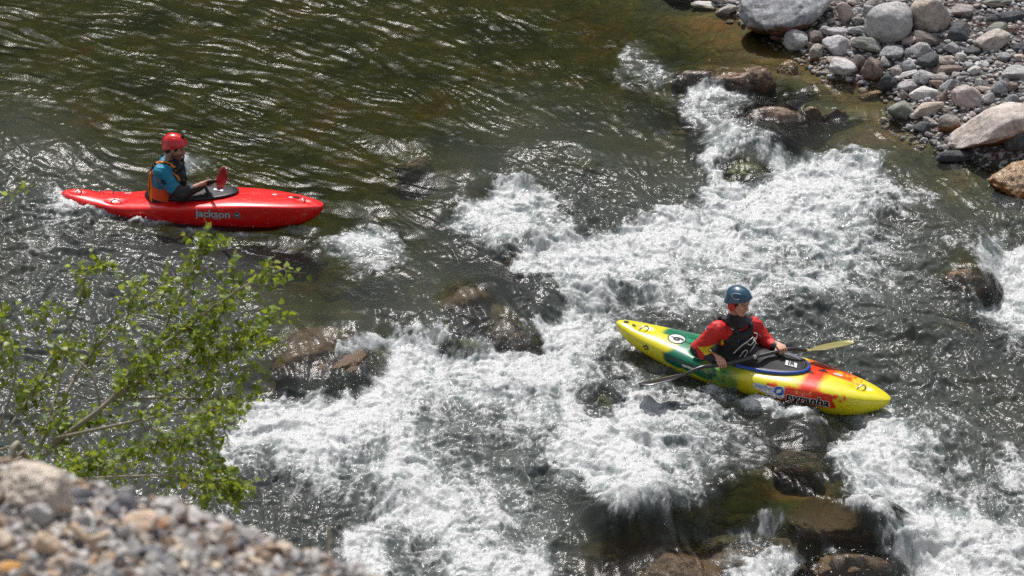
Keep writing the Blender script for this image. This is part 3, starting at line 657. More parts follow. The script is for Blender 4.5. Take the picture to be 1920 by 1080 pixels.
# tall bank stones traced one by one: px, py, w, h, kind, tilt, label
BR = [
 (1475,16,172,98,'boulder',6,'huge rounded blue-grey boulder with a rusty brown left end, at the water edge','boulder'),
 (1667,42,90,80,'pale',24,'big smooth pale egg-shaped boulder leaning right on the gravel bar','boulder'),
 (1745,26,78,76,'beige',-12,'big grainy beige boulder right of the smooth pale egg-shaped one','boulder'),
 (1853,242,160,86,'slab',22,'big warm grey wedge-shaped slab with an orange foot in the water','boulder'),
 (1915,342,128,84,'ochre',0,'wet ochre and orange boulder standing in the stream at the right edge','boulder'),
 (1802,22,44,32,'pink',5,'pinkish rounded stone touching the grainy beige boulder on its right','stone'),
 (1884,32,76,26,'dark',10,'long dark slate stone lying near the top right corner','stone'),
 (1870,6,52,18,'green',5,'dark greenish stone above the long dark slate','stone'),
 (1869,58,46,28,'green',15,'blocky greenish-tan stone sitting on the back of a tan angular rock','stone'),
 (1862,78,62,40,'beige',20,'tan angular rock below the blocky greenish stone','stone'),
 (1798,62,44,34,'dark',32,'dark blue slate stone tilted upright below the pinkish stone','stone'),
 (1737,73,48,28,'brown',-10,'brownish oval stone directly below the grainy beige boulder','stone'),
 (1610,57,42,19,'grey',-4,'flat grey oval stone between the huge boulder and the pale egg-shaped one','stone'),
 (1625,84,58,32,'green',-12,'wedge-shaped greenish-grey rock just below the pale egg-shaped boulder','stone'),
 (1572,84,56,42,'lilac',-25,'white and lilac rounded rock with a dark wet underside, near the shallow','stone'),
 (1671,100,44,31,'grey',0,'speckled grey egg-shaped stone below the pale egg-shaped boulder','stone'),
 (1727,94,43,34,'lilac',-8,'lilac rounded stone left of a dark oval cobble','stone'),
 (1741,117,44,32,'dark',20,'blue-grey stone with a dark lower half beside the lilac rounded stone','stone'),
 (1774,113,43,20,'beige',8,'light beige oval stone resting on a long brown-grey one','stone'),
 (1776,131,56,20,'brown',10,'long brown-grey stone under the light beige oval one','stone'),
 (1733,147,42,28,'grey',-8,'pale blue-grey rounded stone above the big striped oval one','stone'),
 (1736,176,60,32,'pale',-3,'big pale striped oval stone near the water edge','stone'),
 (1813,182,58,48,'pink',-20,'pinkish brown boulder with a dent, above the wedge-shaped slab','boulder'),
 (1906,139,54,38,'pale',0,'cracked white-topped rock at the right edge of the photo','stone'),
 (1635,132,40,48,'brown',10,'upright angular brown rock with its foot in the shallow','stone'),
 (1611,118,25,28,'brown',-20,'small brownish egg-shaped stone left of the upright brown rock','stone'),
 (1581,128,52,36,'pale',-10,'cream coloured stone with an overhanging left lip, standing in the shallow','stone'),
 (1663,156,33,35,'dark',15,'rough black and grey stone at the edge of the shallow','stone'),
 (1681,135,21,20,'pink',0,'small squarish salmon pink stone above the rough black one','stone'),
 (1702,124,30,24,'lilac',20,'dull mauve stone right of the small salmon pink one','stone'),
 (1784,92,26,26,'grey',28,'small ribbed grey stone standing left of the dark oval cobble','stone'),
 (1823,97,32,17,'dark',0,'dark oval cobble below the tan angular rock','stone'),
 (1765,90,28,15,'dark',5,'flat dark cobble right of the lilac rounded stone','stone'),
 (1873,166,30,32,'grey',-30,'cracked grey stone right of the pinkish dented boulder','stone'),
 (1883,107,26,18,'lilac',0,'mauve-grey cobble between the tan angular rock and the cracked white-topped rock','stone'),
 (1912,90,34,22,'dark',12,'dark slate stone at the right edge below the tan angular rock','stone'),
 (1742,203,60,29,'beige',8,'flat cream yellow stone below the big striped oval one','stone'),
 (1690,210,48,40,'green',12,'greenish brown upright stone standing at the stream edge','stone'),
 (1779,231,40,36,'rust',8,'tan stone with an orange foot left of the wedge-shaped slab','stone'),
 (1733,238,37,24,'dark',-8,'wet black stone with a white top at the stream edge','stone'),
 (1718,217,28,11,'pale',0,'small flat white stone right of the greenish brown upright one','stone'),
 (1746,229,34,12,'beige',-25,'thin tan stone leaning behind the wet black stone with a white top','stone'),
 (1793,292,78,26,'dark',-3,'flat wet black rock in the stream in front of the wedge-shaped slab','stone'),
 (1912,262,60,60,'dark',0,'dark shaded rock behind the right end of the wedge-shaped slab','stone'),
 (1633,178,44,14,'ochre',12,'long wet tan stone alone in the shallow','stone'),
 (1771,182,18,26,'brown',-15,'narrow brown stone between the striped oval stone and the dented boulder','stone'),
 (1777,162,24,30,'grey',-25,'blue-grey curved stone above the narrow brown one','stone'),
 (1323,10,54,13,'pale',-8,'flat pale shard at the top water edge, left of the huge boulder','stone'),
 (1362,21,42,20,'beige',25,'angular beige shard leaning towards the huge boulder','stone'),
 (1271,-2,64,14,'dark',0,'dark flat stone cut by the top edge of the photo','stone'),
 (1349,1,34,18,'beige',-10,'tan stone behind the angular beige shard','stone'),
 (1490,79,42,44,'pale',-25,'pale angular stone at the water edge below the huge boulder','stone'),
 (1462,71,34,11,'wet',0,'small wet brown stone just left of the pale angular one','stone'),
 (1518,86,20,16,'brown',0,'small brown round stone right of the pale angular one','stone'),
 (1532,100,32,30,'rust',20,'orange and tan wet stone at the mouth of the shallow','stone'),
 (1529,71,33,28,'brown',0,'mauve brown round stone below the right end of the huge boulder','stone'),
 (1552,58,30,18,'lilac',-25,'speckled mauve stone tucked under the huge boulder','stone'),
 (1571,60,42,17,'lilac',-8,'light lilac flat stone behind the white and lilac rounded rock','stone'),
 (1368,41,15,9,'rust',0,'tiny orange stone in the dark pool','stone'),
 (1586,27,28,46,'pink',18,'upright salmon tan stone right of the huge boulder','stone'),
 (1608,22,29,20,'grey',0,'small dark grey stone between the salmon one and a blue-grey one','stone'),
 (1630,27,25,34,'grey',15,'upright blue-grey stone touching the pale egg-shaped boulder on its left','stone'),
 (1641,4,42,17,'beige',5,'olive tan stone at the top edge above the blue-grey upright one','stone'),
 (1686,2,36,12,'beige',10,'tan stone behind the top of the pale egg-shaped boulder','stone'),
 (1600,5,26,12,'beige',-15,'flat tan stone at the top edge above the salmon tan stone','stone'),
 (1610,38,26,18,'green',-20,'olive stone chip under the small dark grey stone','stone'),
 (1544,137,30,10,'rust',0,'low orange brown stone in the shallow left of the cream one','stone'),
 (1570,112,40,10,'rust',0,'low reddish stone slab above the cream coloured stone','stone'),
 (1706,77,32,18,'pink',20,'dark pink speckled stone right of the speckled grey egg-shaped one','stone'),
 (1710,74,18,14,'beige',-20,'small sandy round pebble resting on the dark pink speckled stone','stone'),
 (1703,100,16,20,'lilac',-35,'small mauve wedge between the speckled grey and the lilac rounded stones','stone'),
 (1659,117,20,22,'pale',10,'small white wedge stone beside the upright brown rock','stone'),
 (1701,140,38,13,'pale',18,'thin pale stone pointing at the pale blue-grey rounded stone','stone'),
 (1700,162,34,22,'lilac',10,'mauve stone left of the big striped oval one','stone'),
 (1715,156,28,14,'beige',-30,'sandy wedge above the big striped oval stone','stone'),
 (1697,180,18,24,'rust',25,'small orange-tipped stone left of the big striped oval one','stone'),
 (1764,147,40,16,'pink',-12,'reddish brown flat stone right of the pale blue-grey rounded one','stone'),
 (1759,158,34,18,'brown',-8,'brown grey stone under the reddish brown flat one','stone'),
 (1815,124,20,16,'lilac',0,'small pinkish cube-shaped stone right of the long brown-grey one','stone'),
 (1827,133,24,18,'pale',20,'small pale stone right of the long brown-grey one','stone'),
 (1802,107,20,18,'pale',0,'small whitish stone right of the light beige oval one','stone'),
 (1821,111,20,12,'beige',0,'small olive tan pebble below the dark oval cobble','stone'),
 (1835,155,20,18,'pale',25,'small white stone above the cracked grey one','stone'),
 (1850,168,30,12,'beige',-12,'flat ochre beige stone between the dented boulder and the cracked grey stone','stone'),
 (1853,185,24,26,'lilac',-20,'grey stone between the dented boulder and the wedge-shaped slab','stone'),
 (1898,186,26,22,'grey',0,'grey cobble above the wedge-shaped slab near the right edge','stone'),
 (1897,165,22,22,'brown',0,'brown cobble right of the cracked grey stone','stone'),
 (1911,108,20,14,'beige',0,'sandy yellow stone near the right edge above the cracked white-topped rock','stone'),
 (1893,98,16,12,'pale',20,'tiny white pebble next to the sandy yellow stone','stone'),
]
shape_of = {0: rock_shape(11, 5, 4, .10, .3, .18), 1: rock_shape(12, 5, 1, .05, 0, .12), 2: rock_shape(13, 5, 2, .08, 0, .14), 4: rock_shape(35, 5, 9, .22, .6, .25), 22: rock_shape(36, 4, 3, .12, .2, .2)}
def wedge():
    V, F = rock_shape(21, 5, 5, .10, .7, .15)
    V = V.copy(); V[:, 2] = V[:, 2]*(.50+.5*sstep(-1, .7, V[:, 0])); V[:, 0] += .12*V[:, 2]
    return V/np.abs(V).max(0), F
shape_of[3] = wedge()
for i, (px, py, w_, h_, m, tl, lb, nm) in enumerate(BR):
    put_rock(px, py, w_*1.05, h_*1.06, m, lb, nm, nm, tl, shape=shape_of.get(i), sink=.30 if i > 4 else .22, depth=.9)
# the stones between them: counted, too
def on_land(px, py):
    p = hit(px, py, groundq)
    return float(shoreq(p[0], p[1])), p
r_ = random.Random(5); small = []; tries = 0
DIRS = [(-1, 0, 'left of'), (1, 0, 'right of'), (0, -1, 'above'), (0, 1, 'below')]
COLW = {'grey': 'grey', 'pale': 'whitish', 'beige': 'beige', 'pink': 'pinkish', 'lilac': 'mauve', 'dark': 'dark', 'brown': 'brown', 'green': 'greenish'}
LAND = [(b[0], b[1], b[6]) for b in BR]
used_labels = set(b[6] for b in BR)
SHAPEW = {0: 'round', 1: 'flat', 2: 'oval', 3: 'angular'}
def short_label(l):
    for c in (',', ' with ', ' between ', ' near ', ' left ', ' right ', ' below ', ' above ', ' at ', ' lying ', ' leaning ', ' touching ', ' sitting ', ' tilted ', ' directly ', ' just ', ' beside ', ' resting ', ' under ', ' standing ', ' alone ', ' cut ', ' behind ', ' tucked ', ' in ', ' pointing ', ' next '):
        l = l.split(c)[0]
    return l
def stone_label(px, py, m, sz, shp):
    near = sorted(LAND, key=lambda b: (b[0]-px)**2+(b[1]-py)**2)[:6]
    for a in near:
        ang = math.degrees(math.atan2(py-a[1], px-a[0]))
        dr = ['right of', 'below and right of', 'below', 'below and left of', 'left of', 'above and left of', 'above', 'above and right of'][int(((ang+22.5) % 360)//45)]
        sl = short_label(a[2]); sl = sl.replace('a ', '')
        for szw in ([sz] if sz else ['']):
            l = f"{szw} {SHAPEW[shp]} {COLW[m]} stone {dr} the {sl}"
            if len(l.split()) <= 16 and l not in used_labels:
                used_labels.add(l); return l
    return None
while len(small) < 190 and tries < 6000:
    tries += 1
    px = r_.uniform(1440, 1935); py = r_.uniform(-6, 300)
    s = r_.choice([9, 10, 11, 12, 13, 15, 17, 19, 22, 25])*(.85 if px > 1780 else 1)
    h_ = s*r_.uniform(.5, .85)
    if any(((px-a)/(b_+s*.42))**2+((py-b)/(c+h_*.42))**2 < .75 for a, b, b_, c in PLACED): continue
    sd_, p = on_land(px, py)
    if sd_ < .02: continue
    m = r_.choices(['grey', 'pale', 'beige', 'pink', 'lilac', 'dark', 'brown', 'green'], [8, 7, 4, 1.5, 4, 1.5, 1.5, 1])[0]
    shp = 1 if h_ < s*.58 else (2 if h_ < s*.7 else r_.choice([0, 3]))
    l = stone_label(px, py, m, 'tiny' if s < 10 else ('small' if s < 14 else 'fist-sized'), shp)
    if l is None: continue
    small.append(1); put_rock(px, py, s, h_, m, l, 'stone', 'stone', r_.uniform(-25, 25), group='small stones of the gravel bar')
# pebbles nobody could count
def pebbles(name, pts, sizes, mats, kindlabel, seed=0, flat=.6, normal=None):
    rr = np.random.default_rng(seed); bases = [rock_shape(300+k, 2, 9 if flat > .7 else 3, .1, .9 if flat > .7 else .4, .35 if flat > .7 else .22, .30 if flat > .7 else .55, .75 if flat > .7 else .88) for k in range(10)]
    Vs, Fs, mi, n = [], [], [], 0
    for p, s in zip(pts, sizes):
        V, F = bases[rr.integers(10)]; a = rr.uniform(0, 6.28); ca, sa = math.cos(a), math.sin(a)
        sc = s*np.array([1, rr.uniform(.6, .9), rr.uniform(.4, .8)*flat*1.4]); W = V*sc
        tl = rr.normal(0, .35, 2); W = W@np.array(Matrix.Rotation(tl[0], 3, 'X')@Matrix.Rotation(tl[1], 3, 'Y'))
        W = np.stack([W[:, 0]*ca-W[:, 1]*sa, W[:, 0]*sa+W[:, 1]*ca, W[:, 2]], -1)+p
        Vs.append(W); Fs.append(F+n); n += len(V); mi.append(np.full(len(F), rr.integers(len(mats))))
    o = mesh_obj(name, np.vstack(Vs), np.vstack(Fs), mats, smooth=flat < .7)
    o.data.polygons.foreach_set('material_index', np.concatenate(mi).astype(np.int32))
    tag(o, kindlabel[0], kindlabel[1], kind='stuff'); return o
rr = np.random.default_rng(9); ax = rr.uniform(1.2, 8.5, 30000); ay = rr.uniform(1.0, 10, 30000); as_ = shoreq(ax, ay)
ok = (as_ > -.10) & (as_ < 5) & (rr.random(30000) < np.where(as_ > 2.5, .35, 1)); ax = ax[ok]; ay = ay[ok]
sz = rr.choice([.012, .018, .024, .032, .042], len(ax), p=[.2, .28, .27, .16, .09]); pts = np.stack([ax, ay, groundq(ax, ay)+sz*.3], -1)
pebbles('gravel', pts, sz, [RM[k] for k in ('grey', 'pale', 'beige', 'lilac', 'brown', 'pink', 'dark')], ('small grey and beige pebbles filling the gaps of the gravel bar', 'gravel'), 1)

# rocks in the river, washed by a thin sheet of water or standing just clear of it
def river_fn(x, y): return macro(x, y)
for i, (px, py, w_, h_, m, tl, top, lb) in enumerate(IR):
    P, a, b_, c, an, top = ROCKS_IN[i]
    V, F = rock_shape(500+i, 5, 2, .20, .2, .26)
    o = mesh_obj('rock', V*np.array([a, b_, c]), F, RM[m])
    o.data.transform(Matrix.Diagonal((1/a, 1/b_, 1/c, 1)))
    o.location = (P[0], P[1], P[2]+top-c); o.scale = (a, b_, c); o.rotation_euler = (0, 0, an)
    tag(o, lb, 'rock')
# a bare twig and dry grass lying on the top of the bar
def wood_mat(name, c, bump=.5): return plain(name, c, rough=.8, nscale=60, namt=.4, bump=bump)
M_twig = wood_mat('dry twig', (.20, .13, .09))
q = [hit(a, b, ground, .18) for a, b in ((1775, 6), (1820, 5), (1870, 9), (1925, 22))]
V, F = tube(spline(q, 14), [.006]*14, 6); tag(mesh_obj('twig', V, F, M_twig), 'long thin reddish twig lying across the stones at the top right', 'twig')
for k, (a, b, lb) in enumerate(((1895, 58, 'tuft of dry reddish grass below the long dark slate'), (1842, 50, 'flattened tuft of dry brown grass beside the tilted slate stone'))):
    parts = []
    for j in range(45):
        p = hit(a+random.gauss(0, 13), b+random.gauss(0, 4), ground, .02); d = np.array([random.gauss(0, .09), random.gauss(0, .05), random.uniform(.0, .06)])
        parts.append(tube([p, p+d*.6+np.array([0, 0, .02]), p+d*1.1], [.0025, .002, .001], 4))
    V, F = join(parts); tag(mesh_obj('grass_tuft', V, F, M_twig), lb, 'grass tuft')
# ------------------------------------------------------------------ SHAPES GROWN AS ONE SKIN (signed distance + surface nets)
class Sdf:
    def __init__(s, lo, hi, h=.005):
        s.lo = np.array(lo, float); s.h = h; s.n = np.ceil((np.array(hi)-s.lo)/h).astype(int)+1
        s.D = np.full(s.n, .08, dtype=np.float32)
    def _sl(s, lo, hi):
        a = np.clip(np.floor((np.array(lo)-s.lo)/s.h).astype(int), 0, s.n); b = np.clip(np.ceil((np.array(hi)-s.lo)/s.h).astype(int)+1, 0, s.n)
        if np.any(b-a < 1): return None, None
        sl = tuple(slice(i, j) for i, j in zip(a, b))
        g = np.meshgrid(*[s.lo[k]+s.h*np.arange(a[k], b[k]) for k in range(3)], indexing='ij')
        return sl, np.stack(g, -1).astype(np.float32)
    def _put(s, sl, d, k, op):
        A = s.D[sl]
        if op == 'sub':
            d = -d; h = np.clip(.5-.5*(d-A)/k*-1, 0, 1) if False else np.clip(.5+.5*(d-A)/k, 0, 1); s.D[sl] = A*(1-h)+d*h+k*h*(1-h)
        else:
            h = np.clip(.5+.5*(A-d)/k, 0, 1); s.D[sl] = A*(1-h)+d*h-k*h*(1-h)
    def cone(s, a, b, ra, rb, k=.01, op='add', m=.045):
        a = np.array(a, float); b = np.array(b, float); r = max(ra, rb)+m+k
        sl, P = s._sl(np.minimum(a, b)-r, np.maximum(a, b)+r)
        if sl is None: return
        ba = (b-a).astype(np.float32); q = P-a.astype(np.float32); t = np.clip(q@ba/(ba@ba+1e-9), 0, 1)
        d = np.linalg.norm(q-t[..., None]*ba, axis=-1)-(ra+(rb-ra)*t); s._put(sl, d, k, op)
    def ell(s, c, r, M=None, k=.01, op='add', m=.045, wr=0, ws=30, seed=0):
        c = np.array(c, float); r = np.array(r, float); R_ = max(r)+m+k
        sl, P = s._sl(c-R_, c+R_)
        if sl is None: return
        q = P-c.astype(np.float32)
        if M is not None: q = q@np.array(M, dtype=np.float32)      # M columns are the local axes
        k0 = np.linalg.norm(q/r, axis=-1); k1 = np.linalg.norm(q/(r*r), axis=-1)+1e-6
        s._put(sl, k0*(k0-1)/k1, k, op)
    def plane(s, c, n, k=.004):
        """keep the side the normal points away from"""
        n = np.array(n, float); n /= np.linalg.norm(n); g = np.meshgrid(*[s.lo[i]+s.h*np.arange(s.n[i]) for i in range(3)], indexing='ij')
        d = (np.stack(g, -1)-np.array(c))@n; h = np.clip(.5+.5*(d-s.D)/k, 0, 1); s.D = (s.D*(1-h)+d*h+k*h*(1-h)).astype(np.float32)
    def noise(s, amp, sc, seed=0):
        m = np.abs(s.D) < .03; idx = np.argwhere(m); P = s.lo+idx*s.h
        s.D[m] += (amp*pn3(P*sc, seed)).astype(np.float32)
    def mesh(s):
        D = s.D; ins = D < 0
        c = np.zeros(tuple(n-1 for n in D.shape), np.int8)
        for i in (0, 1):
            for j in (0, 1):
                for k in (0, 1): c += ins[i:D.shape[0]-1+i, j:D.shape[1]-1+j, k:D.shape[2]-1+k]
        act = (c > 0) & (c < 8); ids = np.full(act.shape, -1, np.int64); cells = np.argwhere(act); ids[act] = np.arange(len(cells))
        pos = np.zeros((len(cells), 3)); cnt = np.zeros(len(cells))
        cr = [(i, j, k) for i in (0, 1) for j in (0, 1) for k in (0, 1)]
        for a in range(8):
            for b in range(a+1, 8):
                A, B = cr[a], cr[b]
                if sum(abs(x-y) for x, y in zip(A, B)) != 1: continue
                da = D[cells[:, 0]+A[0], cells[:, 1]+A[1], cells[:, 2]+A[2]]; db = D[cells[:, 0]+B[0], cells[:, 1]+B[1], cells[:, 2]+B[2]]
                x = (da < 0) != (db < 0); t = np.where(x, da/(da-db+1e-12), 0)
                pos += np.where(x[:, None], np.array(A)+t[:, None]*(np.array(B)-np.array(A)), 0); cnt += x
        pos = s.lo+(cells+pos/cnt[:, None])*s.h
        F = []
        for ax in range(3):
            o = [k for k in range(3) if k != ax]
            sA = [slice(None)]*3; sB = [slice(None)]*3; sA[ax] = slice(0, -1); sB[ax] = slice(1, None)
            ch = ins[tuple(sA)] != ins[tuple(sB)]; e = np.argwhere(ch); e = e[(e[:, o[0]] > 0) & (e[:, o[1]] > 0)]
            e = e[(e[:, o[0]] < D.shape[o[0]]-1) & (e[:, o[1]] < D.shape[o[1]]-1)]
            def q(da, db):
                f = e.copy(); f[:, o[0]] -= da; f[:, o[1]] -= db; return ids[f[:, 0], f[:, 1], f[:, 2]]
            Q = np.stack([q(1, 1), q(0, 1), q(0, 0), q(1, 0)], -1)
            fl_ = ins[tuple(e.T)]
            if ax == 1: fl_ = ~fl_
            Q = np.where(fl_[:, None], Q, Q[:, ::-1]); F.append(Q)
        return pos, np.vstack(F)
def nrm(v): v = np.array(v, float); return v/(np.linalg.norm(v)+1e-12)
def frame(yaw, pitch=0, roll=0):
    M = Matrix.Rotation(yaw, 3, 'Z')@Matrix.Rotation(pitch, 3, 'Y')@Matrix.Rotation(roll, 3, 'X'); return np.array(M)

# ------------------------------------------------------------------ KAYAKS
def interp(T, x): return np.interp(x, [t[0] for t in T], [t[1] for t in T])
def smooth_tab(T):
    xs = np.linspace(T[0][0], T[-1][0], 241); ys = interp(T, xs); k = np.hanning(31); k /= k.sum()
    pad = np.concatenate([2*ys[0]-ys[15:0:-1], ys, 2*ys[-1]-ys[-2:-17:-1]]); return xs, np.convolve(pad, k, 'valid')
class Hull:
    def __init__(s, L, hw, zb, zg, zd):
        s.h = L/2; s.t = [smooth_tab(T) for T in (hw, zb, zg, zd)]
        s.dimples = []
    def get(s, x):
        u = np.clip(np.asarray(x, float)/s.h, -1, 1)
        hw, zb, zg, zd = [np.interp(u, a, b) for a, b in s.t]
        e = np.clip(1-np.abs(u)**12, 0, 1)**.42
        mid = zg
        return np.maximum(hw*e, .004), mid+(zb-mid)*e, zg, mid+(zd-mid)*e
    def deck_z(s, x, y):
        hw, zb, zg, zd = s.get(x); q = np.clip(np.abs(y)/hw, 0, 1); z = zg+(zd-zg)*(1-q**2.6)**(1/1.9)
        for dx, dy, rx, ry, dp in s.dimples: z = z-dp*np.exp(-(((x-dx)/rx)**2+((y-dy)/ry)**2)**2)
        return z
    def side_y(s, x, z):
        hw, zb, zg, zd = s.get(x); q = np.clip((zg-z)/(zg-zb), 0, 1); return hw*(1-q**2.6)**(1/2.0)*(1-.10*q)
    def mesh(s, nx=300, nr=72):
        th = np.linspace(-math.pi/2, math.pi*1.5, nr, endpoint=False); u = np.sin(np.linspace(-math.pi/2, math.pi/2, nx)); u = .55*u+.45*np.linspace(-1, 1, nx)
        V = []
        for x in u*s.h:
            hw, zb, zg, zd = s.get(x)
            c = np.cos(th); sn = np.sin(th)
            y = hw*np.sign(c)*np.abs(c)**.8
            q = np.clip(np.abs(y)/hw, 0, 1)
            up = zg+(zd-zg)*(1-q**2.6)**(1/1.9)
            dn = zg-(zg-zb)*(1-q**2.3)**(1/2.6)
            z = np.where(sn >= 0, up, dn)
            V.append(np.stack([np.full(nr, x), y*np.where(sn < 0, 1-.10*(np.clip((zg-z)/(zg-zb+1e-6), 0, 1)), 1), z], -1))
        V = np.array(V)
        for dx, dy, rx, ry, dp in s.dimples:
            g = dp*np.exp(-(((V[..., 0]-dx)/rx)**2+((V[..., 1]-dy)/ry)**2)**2); V[..., 2] -= g*(V[..., 2] > s.get(V[..., 0])[2])
        n, m = nx, nr; idx = np.arange(n*m).reshape(n, m); j = (np.arange(m)+1) % m
        F = np.stack([idx[:-1], idx[1:], idx[1:][:, j], idx[:-1][:, j]], -1).reshape(-1, 4)
        return V.reshape(-1, 3), F, idx
def text_mesh(body, size, offset=0.0, shear=0.0, space=1.0):
    cu = bpy.data.curves.new('lettering', 'FONT'); cu.body = body; cu.size = size; cu.align_x = 'CENTER'; cu.align_y = 'CENTER'
    cu.offset = offset; cu.shear = shear; cu.space_character = space; cu.resolution_u = 4
    o = bpy.data.objects.new('lettering', cu); COL.objects.link(o); dg = bpy.context.evaluated_depsgraph_get(); dg.update()
    me = bpy.data.meshes.new_from_object(o.evaluated_get(dg)); V = np.array([v.co[:] for v in me.vertices]); F = [tuple(p.vertices) for p in me.polygons]
    bpy.data.objects.remove(o); bpy.data.curves.remove(cu); bpy.data.meshes.remove(me); return V, F
def disc(r, n=40, rx=1, ry=1):
    V = [(0, 0, 0)]+[(r*rx*math.cos(2*math.pi*k/n), r*ry*math.sin(2*math.pi*k/n), 0) for k in range(n)]
    return np.array(V), [(0, 1+k, 1+(k+1) % n) for k in range(n)]
def ring(r0, r1, n=48):
    V = []; F = []
    for k in range(n):
        a = 2*math.pi*k/n; V += [(r0*math.cos(a), r0*math.sin(a), 0), (r1*math.cos(a), r1*math.sin(a), 0)]
        F.append((2*k, 2*k+1, (2*k+3) % (2*n), (2*k+2) % (2*n)))
    return np.array(V), F
def subdiv(V, F, n=1):
    import bmesh
    bm = bmesh.new(); vs = [bm.verts.new(v) for v in V]
    for f in F:
        try: bm.faces.new([vs[i] for i in f])
        except Exception: pass
    bmesh.ops.triangulate(bm, faces=bm.faces[:]); bmesh.ops.subdivide_edges(bm, edges=bm.edges[:], cuts=n, use_grid_fill=True)
    bm.verts.ensure_lookup_table(); bm.verts.index_update()
    V = np.array([v.co[:] for v in bm.verts]); F = [tuple(v.index for v in f.verts) for f in bm.faces]; bm.free(); return V, F
def on_side(h, V, F, x0, z0, off=.003, ang=0, sub=1):
    """stick flat artwork on the near (right-hand) side of the hull"""
    if sub: V, F = subdiv(V, F, sub)
    c, s_ = math.cos(ang), math.sin(ang); x = x0+V[:, 0]*c-V[:, 1]*s_; z = z0+V[:, 0]*s_+V[:, 1]*c
    y = -(h.side_y(x, z)+off); return np.stack([x, y, z], -1), F
def on_deck(h, V, F, x0, y0, off=.003, ang=0, sub=2):
    if sub: V, F = subdiv(V, F, sub)
    c, s_ = math.cos(ang), math.sin(ang); x = x0+V[:, 0]*c-V[:, 1]*s_; y = y0+V[:, 0]*s_+V[:, 1]*c
    return np.stack([x, y, h.deck_z(x, y)+off], -1), F
M_metal = plain('brushed steel', (.62, .62, .60), rough=.3, metal=.9, namt=.1)
M_black = plain('black rubber', (.014, .014, .016), rough=.42, namt=.3, bump=.2)
M_inkw = plain('white ink', (.75, .75, .74), rough=.35, namt=.08)
M_inkk = plain('black ink', (.012, .012, .014), rough=.35)
M_inks = plain('silver ink', (.55, .56, .57), rough=.35, nscale=120, namt=.3)
M_inkb = plain('blue ink', (.02, .14, .48), rough=.3)
M_cord = plain('white cord', (.70, .68, .65), rough=.6)
def handle(h, x, y, par, ang=0, ln=.11, name='grab_handle'):
    pts = []
    for k in range(9):
        t = k/8; u = (t-.5)*ln; px_ = x+u*math.cos(ang); py_ = y+u*math.sin(ang)
        pts.append((px_, py_, float(h.deck_z(px_, py_))*0+float(h.deck_z(x, y))+.012+.028*math.sin(math.pi*t)))
    pts[0] = (pts[0][0], pts[0][1], pts[0][2]-.012); pts[-1] = (pts[-1][0], pts[-1][1], pts[-1][2]-.012)
    V, F = tube(pts, .0075, 8); return mesh_obj(name, V, F, M_metal, par)
def loop_pts(cx, rx0, rx1, ry, n=64, p=2.2):
    """closed outline of the cockpit: blunt at the back, pointed oval in front"""
    P = []
    for k in range(n):
        a = 2*math.pi*k/n; c, s_ = math.cos(a), math.sin(a)
        P.append((cx+(rx1 if c > 0 else rx0)*np.sign(c)*abs(c)**(2/p), ry*np.sign(s_)*abs(s_)**(2/p)))
    return P
def ring_tube(P, rad, seg=10, sl=None):
    P = [np.array(p) for p in P]; n = len(P); V = []; F = []
    for i in range(n):
        t = nrm(P[(i+1) % n]-P[i-1]); a = nrm(np.cross([0, 0, 1], t)); b = np.cross(t, a)
        for k in range(seg):
            th = 2*math.pi*k/seg; V.append(P[i]+rad*(math.cos(th)*a+math.sin(th)*b))
    for i in range(n):
        for k in range(seg): F.append((i*seg+k, i*seg+(k+1) % seg, ((i+1) % n)*seg+(k+1) % seg, ((i+1) % n)*seg+k))
    return np.array(V), F

def tips(stern, zs, bow, zb_):
    out = []
    for (px, py), dz in ((stern, zs), (bow, zb_)):
        z = dz
        for k in range(10):
            d = ray(px, py); P = CAM+d*((z-CAM[2])/d[2]); z = W0(P[0], P[1])+dz
        out.append(P)
    return out
def place(stern, zs, bow, zb_, lz_s, lz_b, roll=0):
    A, B = tips(stern, zs, bow, zb_); v = B-A; L = np.linalg.norm(v)
    ang = math.atan2(lz_b-lz_s, L)
    yaw = math.atan2(v[1], v[0]); pit = -math.asin(v[2]/L)+ang
    M = np.array((Matrix.Rotation(yaw, 3, 'Z')@Matrix.Rotation(pit, 3, 'Y')@Matrix.Rotation(roll, 3, 'X')))
    mid = .5*(A+B)-M@np.array([0, 0, .5*(lz_s+lz_b)])
    return mid, M, L*math.cos(ang), (roll, pit, yaw)
def kroot(name, mid, rot, label, cat):
    e = empty(name, mid); e.rotation_mode = 'XYZ'; e.rotation_euler = rot; return tag(e, label, cat)

def scuff(m):
    t = m.node_tree; b = t.nodes['Principled BSDF']; tc = N(t, 'ShaderNodeTexCoord'); mp = N(t, 'ShaderNodeMapping'); mp.inputs['Scale'].default_value = (5, 60, 45); mp.inputs['Rotation'].default_value = (0, .12, .08)
    t.links.new(tc.outputs['Object'], mp.inputs[0]); nz = N(t, 'ShaderNodeTexNoise'); nz.inputs['Scale'].default_value = 1.6; nz.inputs['Detail'].default_value = 7; t.links.new(mp.outputs[0], nz.inputs['Vector'])
    r1_ = ramp(t, [(.60, (0, 0, 0)), (.70, (1, 1, 1))]); t.links.new(nz.outputs[0], r1_.inputs[0]); src = b.inputs['Base Color'].links[0].from_socket
    t.links.new(mixrgb(t, math_(t, 'MULTIPLY', r1_.outputs[0], .28), src, (.62, .50, .42)), b.inputs['Base Color'])
    t.links.new(math_(t, 'MULTIPLY_ADD', nz.outputs[0], .35, .12), b.inputs['Roughness'])
    return m
